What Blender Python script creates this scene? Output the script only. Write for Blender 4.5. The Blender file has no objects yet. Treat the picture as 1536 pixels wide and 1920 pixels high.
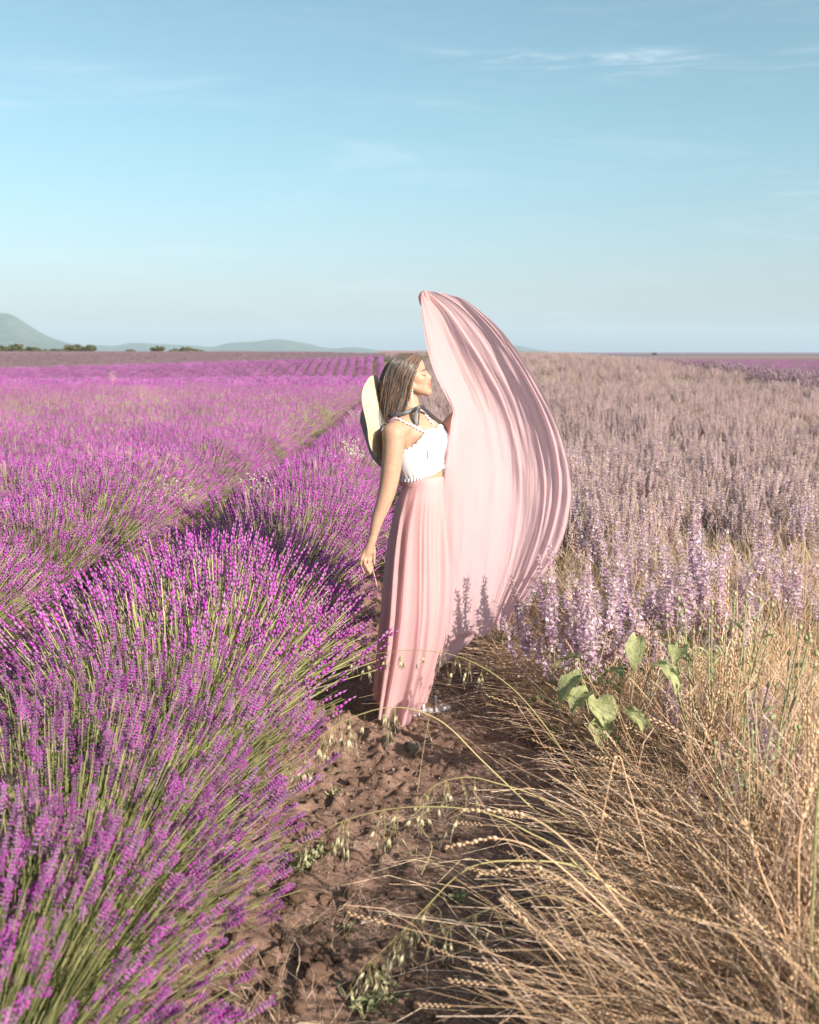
import bpy, math, random
import numpy as np
from mathutils import Vector, Matrix
SC = bpy.context.scene
ROOT = SC.collection
rng = np.random.default_rng(7)
random.seed(7)
# ------------------------------------------------------------------ camera
F = 1900.0; W0 = 1536; H0 = 1920; HOR = 660.0; CH = 1.68
PITCH = math.atan((960 - HOR) / F)
cam_d = bpy.data.cameras.new('camera'); cam = bpy.data.objects.new('camera', cam_d); ROOT.objects.link(cam)
cam_d.sensor_fit = 'VERTICAL'; cam_d.sensor_height = 36; cam_d.sensor_width = 28.8
cam_d.lens = 36 * F / H0
cam.location = (0, 0, CH); cam.rotation_euler = (math.pi / 2 - PITCH, 0, 0)
cam_d.clip_start = 0.05; cam_d.clip_end = 40000
cam_d.dof.use_dof = True; cam_d.dof.focus_distance = 4.7; cam_d.dof.aperture_fstop = 3.8
SC.camera = cam
# ------------------------------------------------------------------ world and sun
SUN_EL = math.radians(25); SUN_DIR = Vector((0.70, -0.714, 0)).normalized()   # horizontal direction towards the sun
world = bpy.data.worlds.new('World'); SC.world = world; world.use_nodes = True
nt = world.node_tree; nt.nodes.clear()
def wn(t, **k):
    n = nt.nodes.new(t)
    for a, b in k.items(): setattr(n, a, b)
    return n
def wmath(op, a, b=None, c=None):
    n = wn('ShaderNodeMath', operation=op)
    for i, v in enumerate((a, b, c)):
        if v is None: continue
        if isinstance(v, (int, float)): n.inputs[i].default_value = v
        else: nt.links.new(v, n.inputs[i])
    return n.outputs[0]
sky = wn('ShaderNodeTexSky'); sky.sky_type = 'NISHITA'; sky.sun_disc = False
sky.sun_elevation = SUN_EL; sky.sun_rotation = math.atan2(SUN_DIR.x, SUN_DIR.y)
sky.altitude = 600; sky.air_density = 1.0; sky.dust_density = 2.6; sky.ozone_density = 1.6
tc = wn('ShaderNodeTexCoord'); sep = wn('ShaderNodeSeparateXYZ'); nt.links.new(tc.outputs['Generated'], sep.inputs[0])
az = wmath('ARCTAN2', sep.outputs[0], sep.outputs[1]); el = wmath('ARCSINE', sep.outputs[2])
def comb(x, y, z=0.0):
    n = wn('ShaderNodeCombineXYZ')
    for i, v in enumerate((x, y, z)):
        if isinstance(v, (int, float)): n.inputs[i].default_value = v
        else: nt.links.new(v, n.inputs[i])
    return n.outputs[0]
def wnoise(vec, scale, detail=6, rough=.6, dist=0.0):
    n = wn('ShaderNodeTexNoise'); n.inputs['Scale'].default_value = scale; n.inputs['Detail'].default_value = detail
    n.inputs['Roughness'].default_value = rough; n.inputs['Distortion'].default_value = dist
    nt.links.new(vec, n.inputs['Vector']); return n.outputs['Fac']
def wramp(fac, a, b, lo=0.0, hi=1.0):
    n = wn('ShaderNodeMapRange'); n.interpolation_type = 'SMOOTHSTEP'
    nt.links.new(fac, n.inputs[0]); n.inputs[1].default_value = a; n.inputs[2].default_value = b
    n.inputs[3].default_value = lo; n.inputs[4].default_value = hi; return n.outputs[0]
# thin cirrus everywhere, a little stronger in one streak
c1 = wramp(wnoise(comb(wmath('MULTIPLY', az, 1.6), wmath('MULTIPLY', el, 13.0), 0.3), 2.2, 7, .62, .6), .50, .82)
c2 = wramp(wnoise(comb(wmath('MULTIPLY', az, 5.0), wmath('MULTIPLY', wmath('ADD', el, wmath('MULTIPLY', az, .03)), 42.0), 4.1), 1.5, 8, .65, .9), .47, .8)
band = wmath('ADD', el, wmath('MULTIPLY', wmath('SUBTRACT', az, .2), .05))
bandm = wmath('POWER', 2.718, wmath('MULTIPLY', wmath('POWER', wmath('DIVIDE', wmath('SUBTRACT', band, .2555), .0085), 2.0), -1.0))
bandm = wmath('MULTIPLY', bandm, wmath('MULTIPLY', wramp(az, .0, .10), wramp(az, .55, .36)))
band2 = wmath('POWER', 2.718, wmath('MULTIPLY', wmath('POWER', wmath('DIVIDE', wmath('SUBTRACT', el, .139), .004), 2.0), -1.0))
band2 = wmath('MULTIPLY', band2, wramp(az, .2, .3))
fac = wmath('ADD', wmath('MULTIPLY', c1, .20), wmath('MULTIPLY', c2, wmath('ADD', wmath('ADD', wmath('MULTIPLY', bandm, .75), wmath('MULTIPLY', band2, .35)), .06)))
fac = wmath('MINIMUM', fac, .8)
tint = wn('ShaderNodeMix', data_type='RGBA', blend_type='MULTIPLY'); tint.inputs[0].default_value = 1.0
nt.links.new(sky.outputs[0], tint.inputs[6])
tl = wn('ShaderNodeMix', data_type='RGBA'); tl.inputs[6].default_value = (.90, .87, .90, 1); tl.inputs[7].default_value = (.80, 1.08, .95, 1); nt.links.new(wramp(el, .0, .22), tl.inputs[0]); nt.links.new(tl.outputs[2], tint.inputs[7])
hs = wn('ShaderNodeHueSaturation'); nt.links.new(tint.outputs[2], hs.inputs['Color'])
hs.inputs['Hue'].default_value = .5; hs.inputs['Saturation'].default_value = .90
cl = wn('ShaderNodeMix', data_type='RGBA'); nt.links.new(fac, cl.inputs[0]); nt.links.new(hs.outputs[0], cl.inputs[6])
CLOUD = cl.inputs[7]; CLOUD.default_value = (6.2, 6.6, 6.9, 1)
bg = wn('ShaderNodeBackground'); nt.links.new(cl.outputs[2], bg.inputs[0]); bg.inputs[1].default_value = 0.072
wo = wn('ShaderNodeOutputWorld'); nt.links.new(bg.outputs[0], wo.inputs[0])
sd = bpy.data.lights.new('sun', 'SUN'); sun = bpy.data.objects.new('sun', sd); ROOT.objects.link(sun)
sd.energy = 4.3; sd.angle = math.radians(.53); sd.color = (1.0, .90, .80)
sv = Vector((SUN_DIR.x * math.cos(SUN_EL), SUN_DIR.y * math.cos(SUN_EL), math.sin(SUN_EL)))
sun.rotation_euler = sv.to_track_quat('Z', 'Y').to_euler()
SC.view_settings.view_transform = 'Standard'; SC.view_settings.look = 'None'
SC.view_settings.gamma = 1; SC.view_settings.use_curve_mapping = False; SC.view_settings.exposure = 1.26
SC.render.engine = 'CYCLES'
SC.cycles.max_bounces = 5; SC.cycles.diffuse_bounces = 2; SC.cycles.glossy_bounces = 2; SC.cycles.transmission_bounces = 4
SC.cycles.transparent_max_bounces = 6; SC.cycles.volume_bounces = 0; SC.cycles.use_denoising = True
# ------------------------------------------------------------------ pixel -> place (photograph pixels, 1536 x 1920)
cp, sp_ = math.cos(PITCH), math.sin(PITCH)
def ray(px, py):
    cx = (px - 768) / F; cy = (960 - py) / F
    return np.array([cx, cp + cy * sp_, -sp_ + cy * cp])
def P(px, py, Y):
    d = ray(px, py); return np.array([0, 0, CH]) + d * (Y / d[1])
def G(px, py, z=0.0):
    d = ray(px, py); return np.array([0, 0, CH]) + d * ((z - CH) / d[2])
# ------------------------------------------------------------------ helpers
def tag(o, label=None, cat=None, group=None, kind=None):
    if label: o['label'] = label
    if cat: o['category'] = cat
    if group: o['group'] = group
    if kind: o['kind'] = kind
    return o
def empty(name, loc, label, cat, group=None):
    o = bpy.data.objects.new(name, None); ROOT.objects.link(o); o.location = [float(v) for v in loc]
    o.empty_display_size = .1
    return tag(o, label, cat, group)
class MB:
    """collects vertices and faces, with a material number per face and a random value per vertex"""
    def __init__(s): s.v = []; s.f = []; s.m = []; s.r = []; s.n = 0
    def add(s, v, f, m=0, r=None):
        v = np.asarray(v, float).reshape(-1, 3); f = np.asarray(f, int)
        s.v.append(v); s.f.append(f + s.n)
        s.m.append(np.full(len(f), m) if np.isscalar(m) else np.asarray(m))
        s.r.append(np.full(len(v), .5) if r is None else np.broadcast_to(np.asarray(r, float), (len(v),)))
        s.n += len(v)
    def mesh(s, name, mats, smooth=True):
        me = bpy.data.meshes.new(name)
        v = np.concatenate(s.v).astype(np.float32)
        loops = np.concatenate([f.ravel() for f in s.f]).astype(np.int32)
        cnt = np.concatenate([np.full(len(f), f.shape[1]) for f in s.f])
        start = np.concatenate([[0], np.cumsum(cnt)[:-1]]).astype(np.int32)
        me.vertices.add(len(v)); me.vertices.foreach_set('co', v.ravel())
        me.loops.add(len(loops)); me.loops.foreach_set('vertex_index', loops)
        me.polygons.add(len(cnt)); me.polygons.foreach_set('loop_start', start)
        for mt in mats: me.materials.append(mt)
        me.polygons.foreach_set('material_index', np.concatenate(s.m).astype(np.int32))
        me.polygons.foreach_set('use_smooth', np.full(len(cnt), smooth))
        a = me.attributes.new('rnd', 'FLOAT', 'POINT'); a.data.foreach_set('value', np.concatenate(s.r).astype(np.float32))
        me.update(calc_edges=True); me.validate()
        return me
    def obj(s, name, mats, parent=None, smooth=True, world=False):
        return link(name, s.mesh(name, mats if isinstance(mats, (list, tuple)) else [mats], smooth), parent, world)
def link(name, me, parent=None, world=True):
    o = bpy.data.objects.new(name, me); ROOT.objects.link(o)
    if parent is not None:
        o.parent = parent
        if world: o.matrix_parent_inverse = Matrix.Translation(-Vector(parent.location))
    return o
def unit(a): return a / np.maximum(np.linalg.norm(a, axis=-1, keepdims=True), 1e-9)
def tubes(curves, radii, n=3, ref=None):
    """curves (m,s,3), radii (m,s) -> verts, faces; n == 2 gives ribbons"""
    c = np.asarray(curves, float); m, s, _ = c.shape
    r = np.broadcast_to(np.asarray(radii, float), (m, s))
    t = unit(np.gradient(c, axis=1))
    if ref is None: ref = unit(rng.normal(size=(m, 1, 3)))
    a = unit(np.cross(t, np.broadcast_to(ref, t.shape))); b = np.cross(t, a)
    if n == 2:
        ring = np.stack([c - a * r[..., None], c + a * r[..., None]], 2)
        k = np.arange(1)
    else:
        ang = np.arange(n) * 2 * np.pi / n
        ring = c[:, :, None] + r[..., None, None] * (np.cos(ang)[None, None, :, None] * a[:, :, None] + np.sin(ang)[None, None, :, None] * b[:, :, None])
        k = np.arange(n)
    idx = np.arange(m * s * n).reshape(m, s, n)
    k2 = (k + 1) % n
    f = np.stack([idx[:, :-1][:, :, k], idx[:, :-1][:, :, k2], idx[:, 1:][:, :, k2], idx[:, 1:][:, :, k]], -1).reshape(-1, 4)
    return ring.reshape(-1, 3), f
def frames(d, twist=None):
    d = unit(np.asarray(d, float)); m = len(d)
    if twist is None: twist = rng.uniform(0, 2 * np.pi, m)
    h = np.where(np.abs(d[:, 2:3]) < .9, np.array([[0, 0, 1.]]), np.array([[1., 0, 0]]))
    a = unit(np.cross(h, d)); b = np.cross(d, a)
    x = a * np.cos(twist)[:, None] + b * np.sin(twist)[:, None]; y = np.cross(d, x)
    return np.stack([x, y, d], -1)
def place(mb, tv, tf, tm, R, T, S, r=None):
    """copies of a template into one mesh"""
    m = len(T); n = len(tv); S = np.asarray(S, float)
    S = S.reshape(m, 1, -1) if S.ndim else np.full((m, 1, 1), S)
    v = np.einsum('mij,mnj->mni', R, tv[None] * S) + np.asarray(T)[:, None]
    f = (tf[None] + (np.arange(m) * n)[:, None, None]).reshape(-1, tf.shape[1])
    mm = np.tile(np.broadcast_to(tm, (len(tf),)), m)
    rr = np.repeat(r if r is not None else rng.random(m), n)
    mb.add(v, f, mm, rr)
def bipyr(rad, h0, h1, n=4):
    ang = np.arange(n) * 2 * np.pi / n
    v = np.concatenate([[[0, 0, 0]], np.stack([rad * np.cos(ang), rad * np.sin(ang), np.full(n, h0)], 1), [[0, 0, h1]]])
    k = np.arange(n)
    f = np.concatenate([np.stack([np.zeros(n, int), 1 + (k + 1) % n, 1 + k], 1), np.stack([1 + k, 1 + (k + 1) % n, np.full(n, n + 1)], 1)])
    return v, f
_lat = rng.random((512, 512)).astype(np.float64)
def vnoise(x, y):
    xi = np.floor(x).astype(int); yi = np.floor(y).astype(int); fx = x - xi; fy = y - yi
    fx = fx * fx * (3 - 2 * fx); fy = fy * fy * (3 - 2 * fy)
    g = lambda i, j: _lat[i % 512, j % 512]
    return (g(xi, yi) * (1 - fx) + g(xi + 1, yi) * fx) * (1 - fy) + (g(xi, yi + 1) * (1 - fx) + g(xi + 1, yi + 1) * fx) * fy
def fbm(x, y, o=4, g=.5):
    s = 0; a = 1; t = 0
    for i in range(o): s = s + a * vnoise(x * 2 ** i + 17.3 * i, y * 2 ** i + 5.1 * i); t += a; a *= g
    return s / t
def sstep(a, b, x):
    t = np.clip((np.asarray(x, float) - a) / (b - a), 0, 1); return t * t * (3 - 2 * t)
def catmull(pts, n):
    """n points along a smooth curve through pts"""
    p = np.asarray(pts, float); k = len(p)
    t = np.linspace(0, k - 1, n); i = np.clip(t.astype(int), 0, k - 2); u = (t - i)[:, None]
    p0 = p[np.maximum(i - 1, 0)]; p1 = p[i]; p2 = p[i + 1]; p3 = p[np.minimum(i + 2, k - 1)]
    return .5 * (2 * p1 + (p2 - p0) * u + (2 * p0 - 5 * p1 + 4 * p2 - p3) * u ** 2 + (3 * p1 - p0 - 3 * p2 + p3) * u ** 3)
def grid_faces(a, b, wrap=False):
    i = np.arange(a * b).reshape(a, b)
    if wrap: j = np.roll(i, -1, 1)
    else: j = i[:, 1:]; i = i[:, :-1]
    return np.stack([i[:-1], j[:-1], j[1:], i[1:]], -1).reshape(-1, 4)
# ------------------------------------------------------------------ materials
def mat(name, col, var=.25, rough=.7, transl=0.0, spec=.3, hue=0.0, col2=None, noise=None, bump=0.0, bscale=80.0):
    """plain matt surface; each stem, leaf or copy a little lighter or darker (var); col2: second own colour mixed by the random value"""
    m = bpy.data.materials.new(name); m.use_nodes = True; t = m.node_tree; t.nodes.clear(); N = t.nodes.new; L = t.links.new
    out = N('ShaderNodeOutputMaterial'); pb = N('ShaderNodeBsdfPrincipled'); pb.inputs['Roughness'].default_value = rough
    pb.inputs['Specular IOR Level'].default_value = spec
    at = N('ShaderNodeAttribute'); at.attribute_name = 'rnd'
    oi = N('ShaderNodeObjectInfo')
    mix = N('ShaderNodeMix'); mix.data_type = 'RGBA'; mix.inputs[6].default_value = (*col, 1); mix.inputs[7].default_value = (*(col2 or col), 1)
    if noise:
        nz = N('ShaderNodeTexNoise'); nz.inputs['Scale'].default_value = noise; nz.inputs['Detail'].default_value = 5
        g = N('ShaderNodeTexCoord'); L(g.outputs['Object'], nz.inputs['Vector'])
        mr = N('ShaderNodeMapRange'); mr.inputs[1].default_value = .35; mr.inputs[2].default_value = .65; L(nz.outputs['Fac'], mr.inputs[0]); L(mr.outputs[0], mix.inputs[0])
    else: L(at.outputs['Fac'], mix.inputs[0])
    ad = N('ShaderNodeMath'); ad.operation = 'ADD'; L(at.outputs['Fac'], ad.inputs[0]); L(oi.outputs['Random'], ad.inputs[1])
    mr2 = N('ShaderNodeMapRange'); mr2.inputs[1].default_value = 0; mr2.inputs[2].default_value = 2; mr2.inputs[3].default_value = 1 - var; mr2.inputs[4].default_value = 1 + var
    L(ad.outputs[0], mr2.inputs[0])
    h = N('ShaderNodeHueSaturation'); L(mix.outputs[2], h.inputs['Color']); L(mr2.outputs[0], h.inputs['Value'])
    if hue:
        mr3 = N('ShaderNodeMapRange'); mr3.inputs[3].default_value = .5 - hue; mr3.inputs[4].default_value = .5 + hue; L(oi.outputs['Random'], mr3.inputs[0]); L(mr3.outputs[0], h.inputs['Hue'])
    L(h.outputs[0], pb.inputs['Base Color'])
    if bump:
        bn = N('ShaderNodeTexNoise'); bn.inputs['Scale'].default_value = bscale; bn.inputs['Detail'].default_value = 6
        g2 = N('ShaderNodeTexCoord'); L(g2.outputs['Object'], bn.inputs['Vector'])
        bp = N('ShaderNodeBump'); bp.inputs['Strength'].default_value = bump; bp.inputs['Distance'].default_value = .01; L(bn.outputs['Fac'], bp.inputs['Height']); L(bp.outputs[0], pb.inputs['Normal'])
    if transl:
        tr = N('ShaderNodeBsdfTranslucent'); L(h.outputs[0], tr.inputs['Color']); ms = N('ShaderNodeMixShader'); ms.inputs[0].default_value = transl
        L(pb.outputs[0], ms.inputs[1]); L(tr.outputs[0], ms.inputs[2]); L(ms.outputs[0], out.inputs[0])
    else: L(pb.outputs[0], out.inputs[0])
    return m
M = {}
M['lav_stem'] = mat('lavender_stem', (.27, .30, .11), .35, .6, .3, col2=(.40, .38, .18))
M['lav_leaf'] = mat('lavender_leaf', (.13, .16, .075), .3, .7, .3, col2=(.22, .24, .13))
M['calyx'] = mat('lavender_calyx', (.30, .12, .29), .35, .75, .3, col2=(.40, .22, .37))
M['floret'] = mat('lavender_floret', (.56, .06, .50), .3, .6, .4, col2=(.68, .11, .60))
M['lav_grey'] = mat('lavender_spent', (.23, .14, .20), .3, .8, .2, col2=(.30, .22, .23))
M['straw'] = mat('dry_straw', (.78, .52, .32), .3, .6, .45, col2=(.86, .68, .49))
M['straw2'] = mat('dry_straw_grey', (.62, .43, .32), .3, .65, .42, col2=(.78, .61, .49))
M['ear'] = mat('dry_ear', (.72, .49, .30), .25, .65, .4, col2=(.84, .64, .45))
M['oat'] = mat('oat_husk', (.50, .44, .26), .25, .55, .35, col2=(.62, .55, .38))
M['oat_stem'] = mat('oat_stem', (.42, .36, .15), .2, .5, .15, col2=(.50, .40, .20))
M['grass_green'] = mat('weed_green', (.44, .42, .24), .3, .6, .45, col2=(.58, .53, .34))
M['sage_stem'] = mat('sage_stem', (.48, .43, .28), .3, .7, .4, col2=(.58, .50, .38))
M['sage_calyx'] = mat('sage_calyx', (.62, .48, .46), .3, .75, .58, col2=(.72, .59, .52))
M['sage_bract'] = mat('sage_bract', (.76, .54, .60), .25, .7, .58, col2=(.80, .63, .64))
M['sage_flower'] = mat('sage_flower', (.60, .36, .56), .35, .6, .45, col2=(.80, .70, .74))
M['leaf'] = mat('pale_leaf', (.27, .29, .12), .2, .6, .35, col2=(.38, .38, .20), noise=60, bump=.5, bscale=120)
M['hawk'] = mat('pale_weed_stem', (.30, .32, .16), .25, .6, .25, col2=(.40, .38, .22))
M['yellow'] = mat('yellow_bud', (.60, .36, .05), .2, .6, .2)
M['white_weed'] = mat('white_weed_flower', (.62, .58, .50), .2, .7, .3)
M['stone'] = mat('stone', (.27, .20, .16), .3, .85, 0, col2=(.36, .29, .24), noise=18, bump=.6, bscale=60)
M['clod'] = mat('soil_clod', (.20, .115, .082), .3, .95, 0, .1, col2=(.28, .18, .13), noise=14, bump=.8, bscale=70)
M['tree_leaf'] = mat('tree_foliage', (.085, .095, .045), .4, .7, .2, col2=(.14, .14, .07))
M['bark'] = mat('bark', (.14, .10, .07), .2, .9, 0)
# ------------------------------------------------------------------ terrain
_rc = catmull([(0, -.86), (2, -.89), (4, -.94), (7, -.82), (12, -.74), (20, -.62), (26, -.62), (35, -.80), (45, -1.1), (60, -1.55), (100, -2.8), (128, -3.75), (200, -6.2), (400, -13), (620, -20)], 800)
def row_shift(Y): return np.interp(Y, _rc[:, 0], _rc[:, 1])           # middle of the first lavender row: it runs away and bends gently left
def y_end(x): return 128 + np.minimum(np.asarray(x, float) + 3, 6) * .757   # where the rows stop at the headland
def terr(x, y):
    x = np.asarray(x, float); y = np.asarray(y, float)
    e = np.maximum(y_end(x), 60); T = np.interp(x, [-40, -3], [-.5, .55])
    a = -.3 * sstep(25, 50, y) - 1.1 * sstep(.40 * e, .72 * e, y)
    left = a + (T - a) * sstep(e - .25 * e, e, y); left = left + (1.15 - T) * sstep(e, e + 70, y)
    right = 1.0 * sstep(12, 85, y) * sstep(24, 11, x) - .9 * sstep(14, 26, x) * sstep(10, 40, y)
    w = sstep(.3, 6.5, x - row_shift(np.clip(y, 0, 600)))
    far = sstep(400, 1500, y)
    return (left * (1 - w) + right * w) * (1 - far) - .6 * far
def soil_material():
    m = bpy.data.materials.new('soil'); m.use_nodes = True; t = m.node_tree; N = t.nodes.new; L = t.links.new
    pb = t.nodes['Principled BSDF']; pb.inputs['Roughness'].default_value = .95; pb.inputs['Specular IOR Level'].default_value = .1
    tc = N('ShaderNodeTexCoord')
    def nz(s, d=8, r=.65):
        n = N('ShaderNodeTexNoise'); n.inputs['Scale'].default_value = s; n.inputs['Detail'].default_value = d; n.inputs['Roughness'].default_value = r
        L(tc.outputs['Object'], n.inputs['Vector']); return n.outputs['Fac']
    r1 = N('ShaderNodeValToRGB'); L(nz(5), r1.inputs[0])
    e = r1.color_ramp.elements; e[0].position = .3; e[0].color = (.19, .115, .088, 1); e[1].position = .7; e[1].color = (.30, .20, .155, 1)
    r2 = N('ShaderNodeValToRGB'); L(nz(60, 5), r2.inputs[0]); e = r2.color_ramp.elements; e[0].position = .35; e[0].color = (.72, .7, .68, 1); e[1].position = .7; e[1].color = (1.25, 1.22, 1.2, 1)
    mx = N('ShaderNodeMix'); mx.data_type = 'RGBA'; mx.blend_type = 'MULTIPLY'; mx.inputs[0].default_value = 1
    L(r1.outputs[0], mx.inputs[6]); L(r2.outputs[0], mx.inputs[7]); L(mx.outputs[2], pb.inputs['Base Color'])
    bp = N('ShaderNodeBump'); bp.inputs['Strength'].default_value = .9; bp.inputs['Distance'].default_value = .012; L(nz(70, 8, .7), bp.inputs['Height']); L(bp.outputs[0], pb.inputs['Normal'])
    return m
def far_ground_material():
    m = bpy.data.materials.new('field_ground'); m.use_nodes = True; t = m.node_tree; N = t.nodes.new; L = t.links.new
    pb = t.nodes['Principled BSDF']; pb.inputs['Roughness'].default_value = .95; pb.inputs['Specular IOR Level'].default_value = .1
    tc = N('ShaderNodeTexCoord')
    n = N('ShaderNodeTexNoise'); n.inputs['Scale'].default_value = .6; n.inputs['Detail'].default_value = 10; L(tc.outputs['Object'], n.inputs['Vector'])
    r1 = N('ShaderNodeValToRGB'); L(n.outputs['Fac'], r1.inputs[0]); e = r1.color_ramp.elements; e[0].position = .35; e[0].color = (.16, .10, .07, 1); e[1].position = .7; e[1].color = (.30, .21, .14, 1)
    # far plain: strips of lavender, stubble and green fields
    mp = N('ShaderNodeMapping'); mp.inputs['Scale'].default_value = (.0012, .012, 1); L(tc.outputs['Object'], mp.inputs[0])
    v = N('ShaderNodeTexVoronoi'); v.inputs['Scale'].default_value = 1.0; L(mp.outputs[0], v.inputs['Vector'])
    r2 = N('ShaderNodeValToRGB'); r2.color_ramp.interpolation = 'CONSTANT'; L(v.outputs['Color'], r2.inputs[0]); e = r2.color_ramp.elements
    e[0].position = 0; e[0].color = (.20, .10, .20, 1); e[1].position = .45; e[1].color = (.26, .17, .22, 1)
    for p_, c_ in ((.62, (.30, .24, .15, 1)), (.8, (.14, .15, .09, 1))):
        q = e.new(p_); q.color = c_
    sp = N('ShaderNodeSeparateXYZ'); L(tc.outputs['Object'], sp.inputs[0])
    mr = N('ShaderNodeMapRange'); mr.inputs[1].default_value = 420; mr.inputs[2].default_value = 460; L(sp.outputs[1], mr.inputs[0])
    mx = N('ShaderNodeMix'); mx.data_type = 'RGBA'; L(mr.outputs[0], mx.inputs[0]); L(r1.outputs[0], mx.inputs[6]); L(r2.outputs[0], mx.inputs[7]); L(mx.outputs[2], pb.inputs['Base Color'])
    return m
M['soil'] = soil_material(); M['field'] = far_ground_material()
yy = np.concatenate([np.linspace(-8, 12, 30), np.geomspace(12.6, 26000, 190)])
ss = np.linspace(-1, 1, 121); ss = np.sign(ss) * np.abs(ss) ** 1.4
Yg, Sg = np.meshgrid(yy, ss, indexing='ij'); Xg = Sg * (12 + np.maximum(Yg, 0) * .9)
Zg = terr(Xg, Yg) - .06
mb = MB(); mb.add(np.stack([Xg, Yg, Zg], -1), grid_faces(len(yy), len(ss))[:, ::-1]); tag(mb.obj('field_ground', M['field']), kind='structure')
# the bare soil of the path, fine enough to show its clods
PX0, PX1, PY0, PY1 = -3.2, 3.4, 1.0, 11.0
xs = np.concatenate([np.linspace(PX0, -.95, 60, endpoint=False), np.arange(-.95, 1.1, .014), np.linspace(1.1, PX1, 60)])
ys = np.concatenate([np.arange(PY0, 6.2, .016), np.linspace(6.2, PY1, 120)])
Xp, Yp = np.meshgrid(xs, ys)
def path_z(x, y):
    c = fbm(x * 9, y * 9, 5, .6) - .5
    d = np.maximum(fbm(x * 22 + 40, y * 22, 3, .55) - .52, 0)
    return .006 + terr(x, y) + c * .065 + d * .10 * (.4 + .6 * sstep(-.5, .0, -x)) + (fbm(x * 2.1, y * 2.1, 2) - .5) * .05
Zp = path_z(Xp, Yp)
edge = np.minimum.reduce([sstep(PX0, PX0 + .4, Xp), sstep(PX1, PX1 - .4, Xp), sstep(PY1, PY1 - 1, Yp)])
Zp = Zp * edge + (terr(Xp, Yp) - .09) * (1 - edge)
mb = MB(); mb.add(np.stack([Xp, Yp, Zp], -1), grid_faces(len(ys), len(xs))); tag(mb.obj('soil_path', M['soil']), kind='structure')
def gz(x, y):
    x = np.asarray(x, float); y = np.asarray(y, float)
    ins = (x > PX0 + .4) & (x < PX1 - .4) & (y > PY0) & (y < PY1 - 1)
    return np.where(ins, path_z(x, y), terr(x, y) - .06)
# ------------------------------------------------------------------ hills
M['hill'] = mat('hill_scrub', (.06, .085, .05), .0, .9, 0, .1, col2=(.13, .14, .10), noise=.012)
def hills(name, prof, D, depth, seed):
    """a ridge through the given photograph outline, at distance D, falling to the plain in front and behind"""
    pr = catmull(prof, 140); pts = np.array([P(a, b, D) for a, b in pr]); z0 = -1.0
    u = np.linspace(-1, 1, 41); vv = []
    for k in u:
        h = np.maximum(1 - abs(k) ** 1.3, 0) * (1 - .25 * np.sin(abs(k) * np.pi))
        if k == 0: h = 1
        n = (fbm(pts[:, 0] / 300 + seed, np.full(len(pts), k * 4 + seed), 4) - .5) * .5 * (1 - h) * 2 * (h > 0)
        zz = z0 - 8 + np.maximum(pts[:, 2] - z0 + 8, 0) * np.clip(h * (1 + n), 0, 1)
        vv.append(np.stack([pts[:, 0] * (1 + k * depth / D), pts[:, 1] + k * depth, zz], -1))
    mb = MB(); mb.add(np.array(vv), grid_faces(len(u), len(pts)))
    return tag(mb.obj(name, M['hill']), kind='structure')
hills('hill', [(-420, 640), (-300, 618), (-180, 603), (-80, 592), (0, 587), (18, 589), (35, 597), (60, 613), (90, 630), (120, 641), (150, 649), (190, 657), (230, 662)], 6200, 1500, 1)
hills('hill', [(120, 662), (150, 650), (185, 647), (215, 648), (250, 643), (300, 645), (350, 647), (400, 650), (430, 643), (480, 640), (515, 636), (540, 638), (575, 644), (620, 653), (665, 651), (705, 656), (760, 662)], 7600, 1300, 5)
hills('hill', [(840, 662), (880, 652), (930, 644), (970, 648), (1000, 654), (1030, 659), (1060, 662)], 8200, 900, 9)
# ------------------------------------------------------------------ air
def haze():
    x, y0, y1, zb, zt = 16000, -60, 15000, -9, 330
    v = [(sx * x, y, z) for z in (zb, zt) for y in (y0, y1) for sx in (-1, 1)]
    mb = MB(); mb.add(v, [(0, 2, 3, 1), (4, 5, 7, 6), (0, 1, 5, 4), (2, 6, 7, 3), (0, 4, 6, 2), (1, 3, 7, 5)])
    m = bpy.data.materials.new('haze'); m.use_nodes = True; t = m.node_tree; t.nodes.clear()
    o = t.nodes.new('ShaderNodeOutputMaterial'); pv = t.nodes.new('ShaderNodeVolumePrincipled')
    pv.inputs['Color'].default_value = (.66, .84, 1.0, 1); pv.inputs['Density'].default_value = 1.0e-4; pv.inputs['Anisotropy'].default_value = 0.0
    t.links.new(pv.outputs[0], o.inputs['Volume'])
    ob = mb.obj('haze', m, smooth=False); return tag(ob, kind='stuff')
haze()
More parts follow.
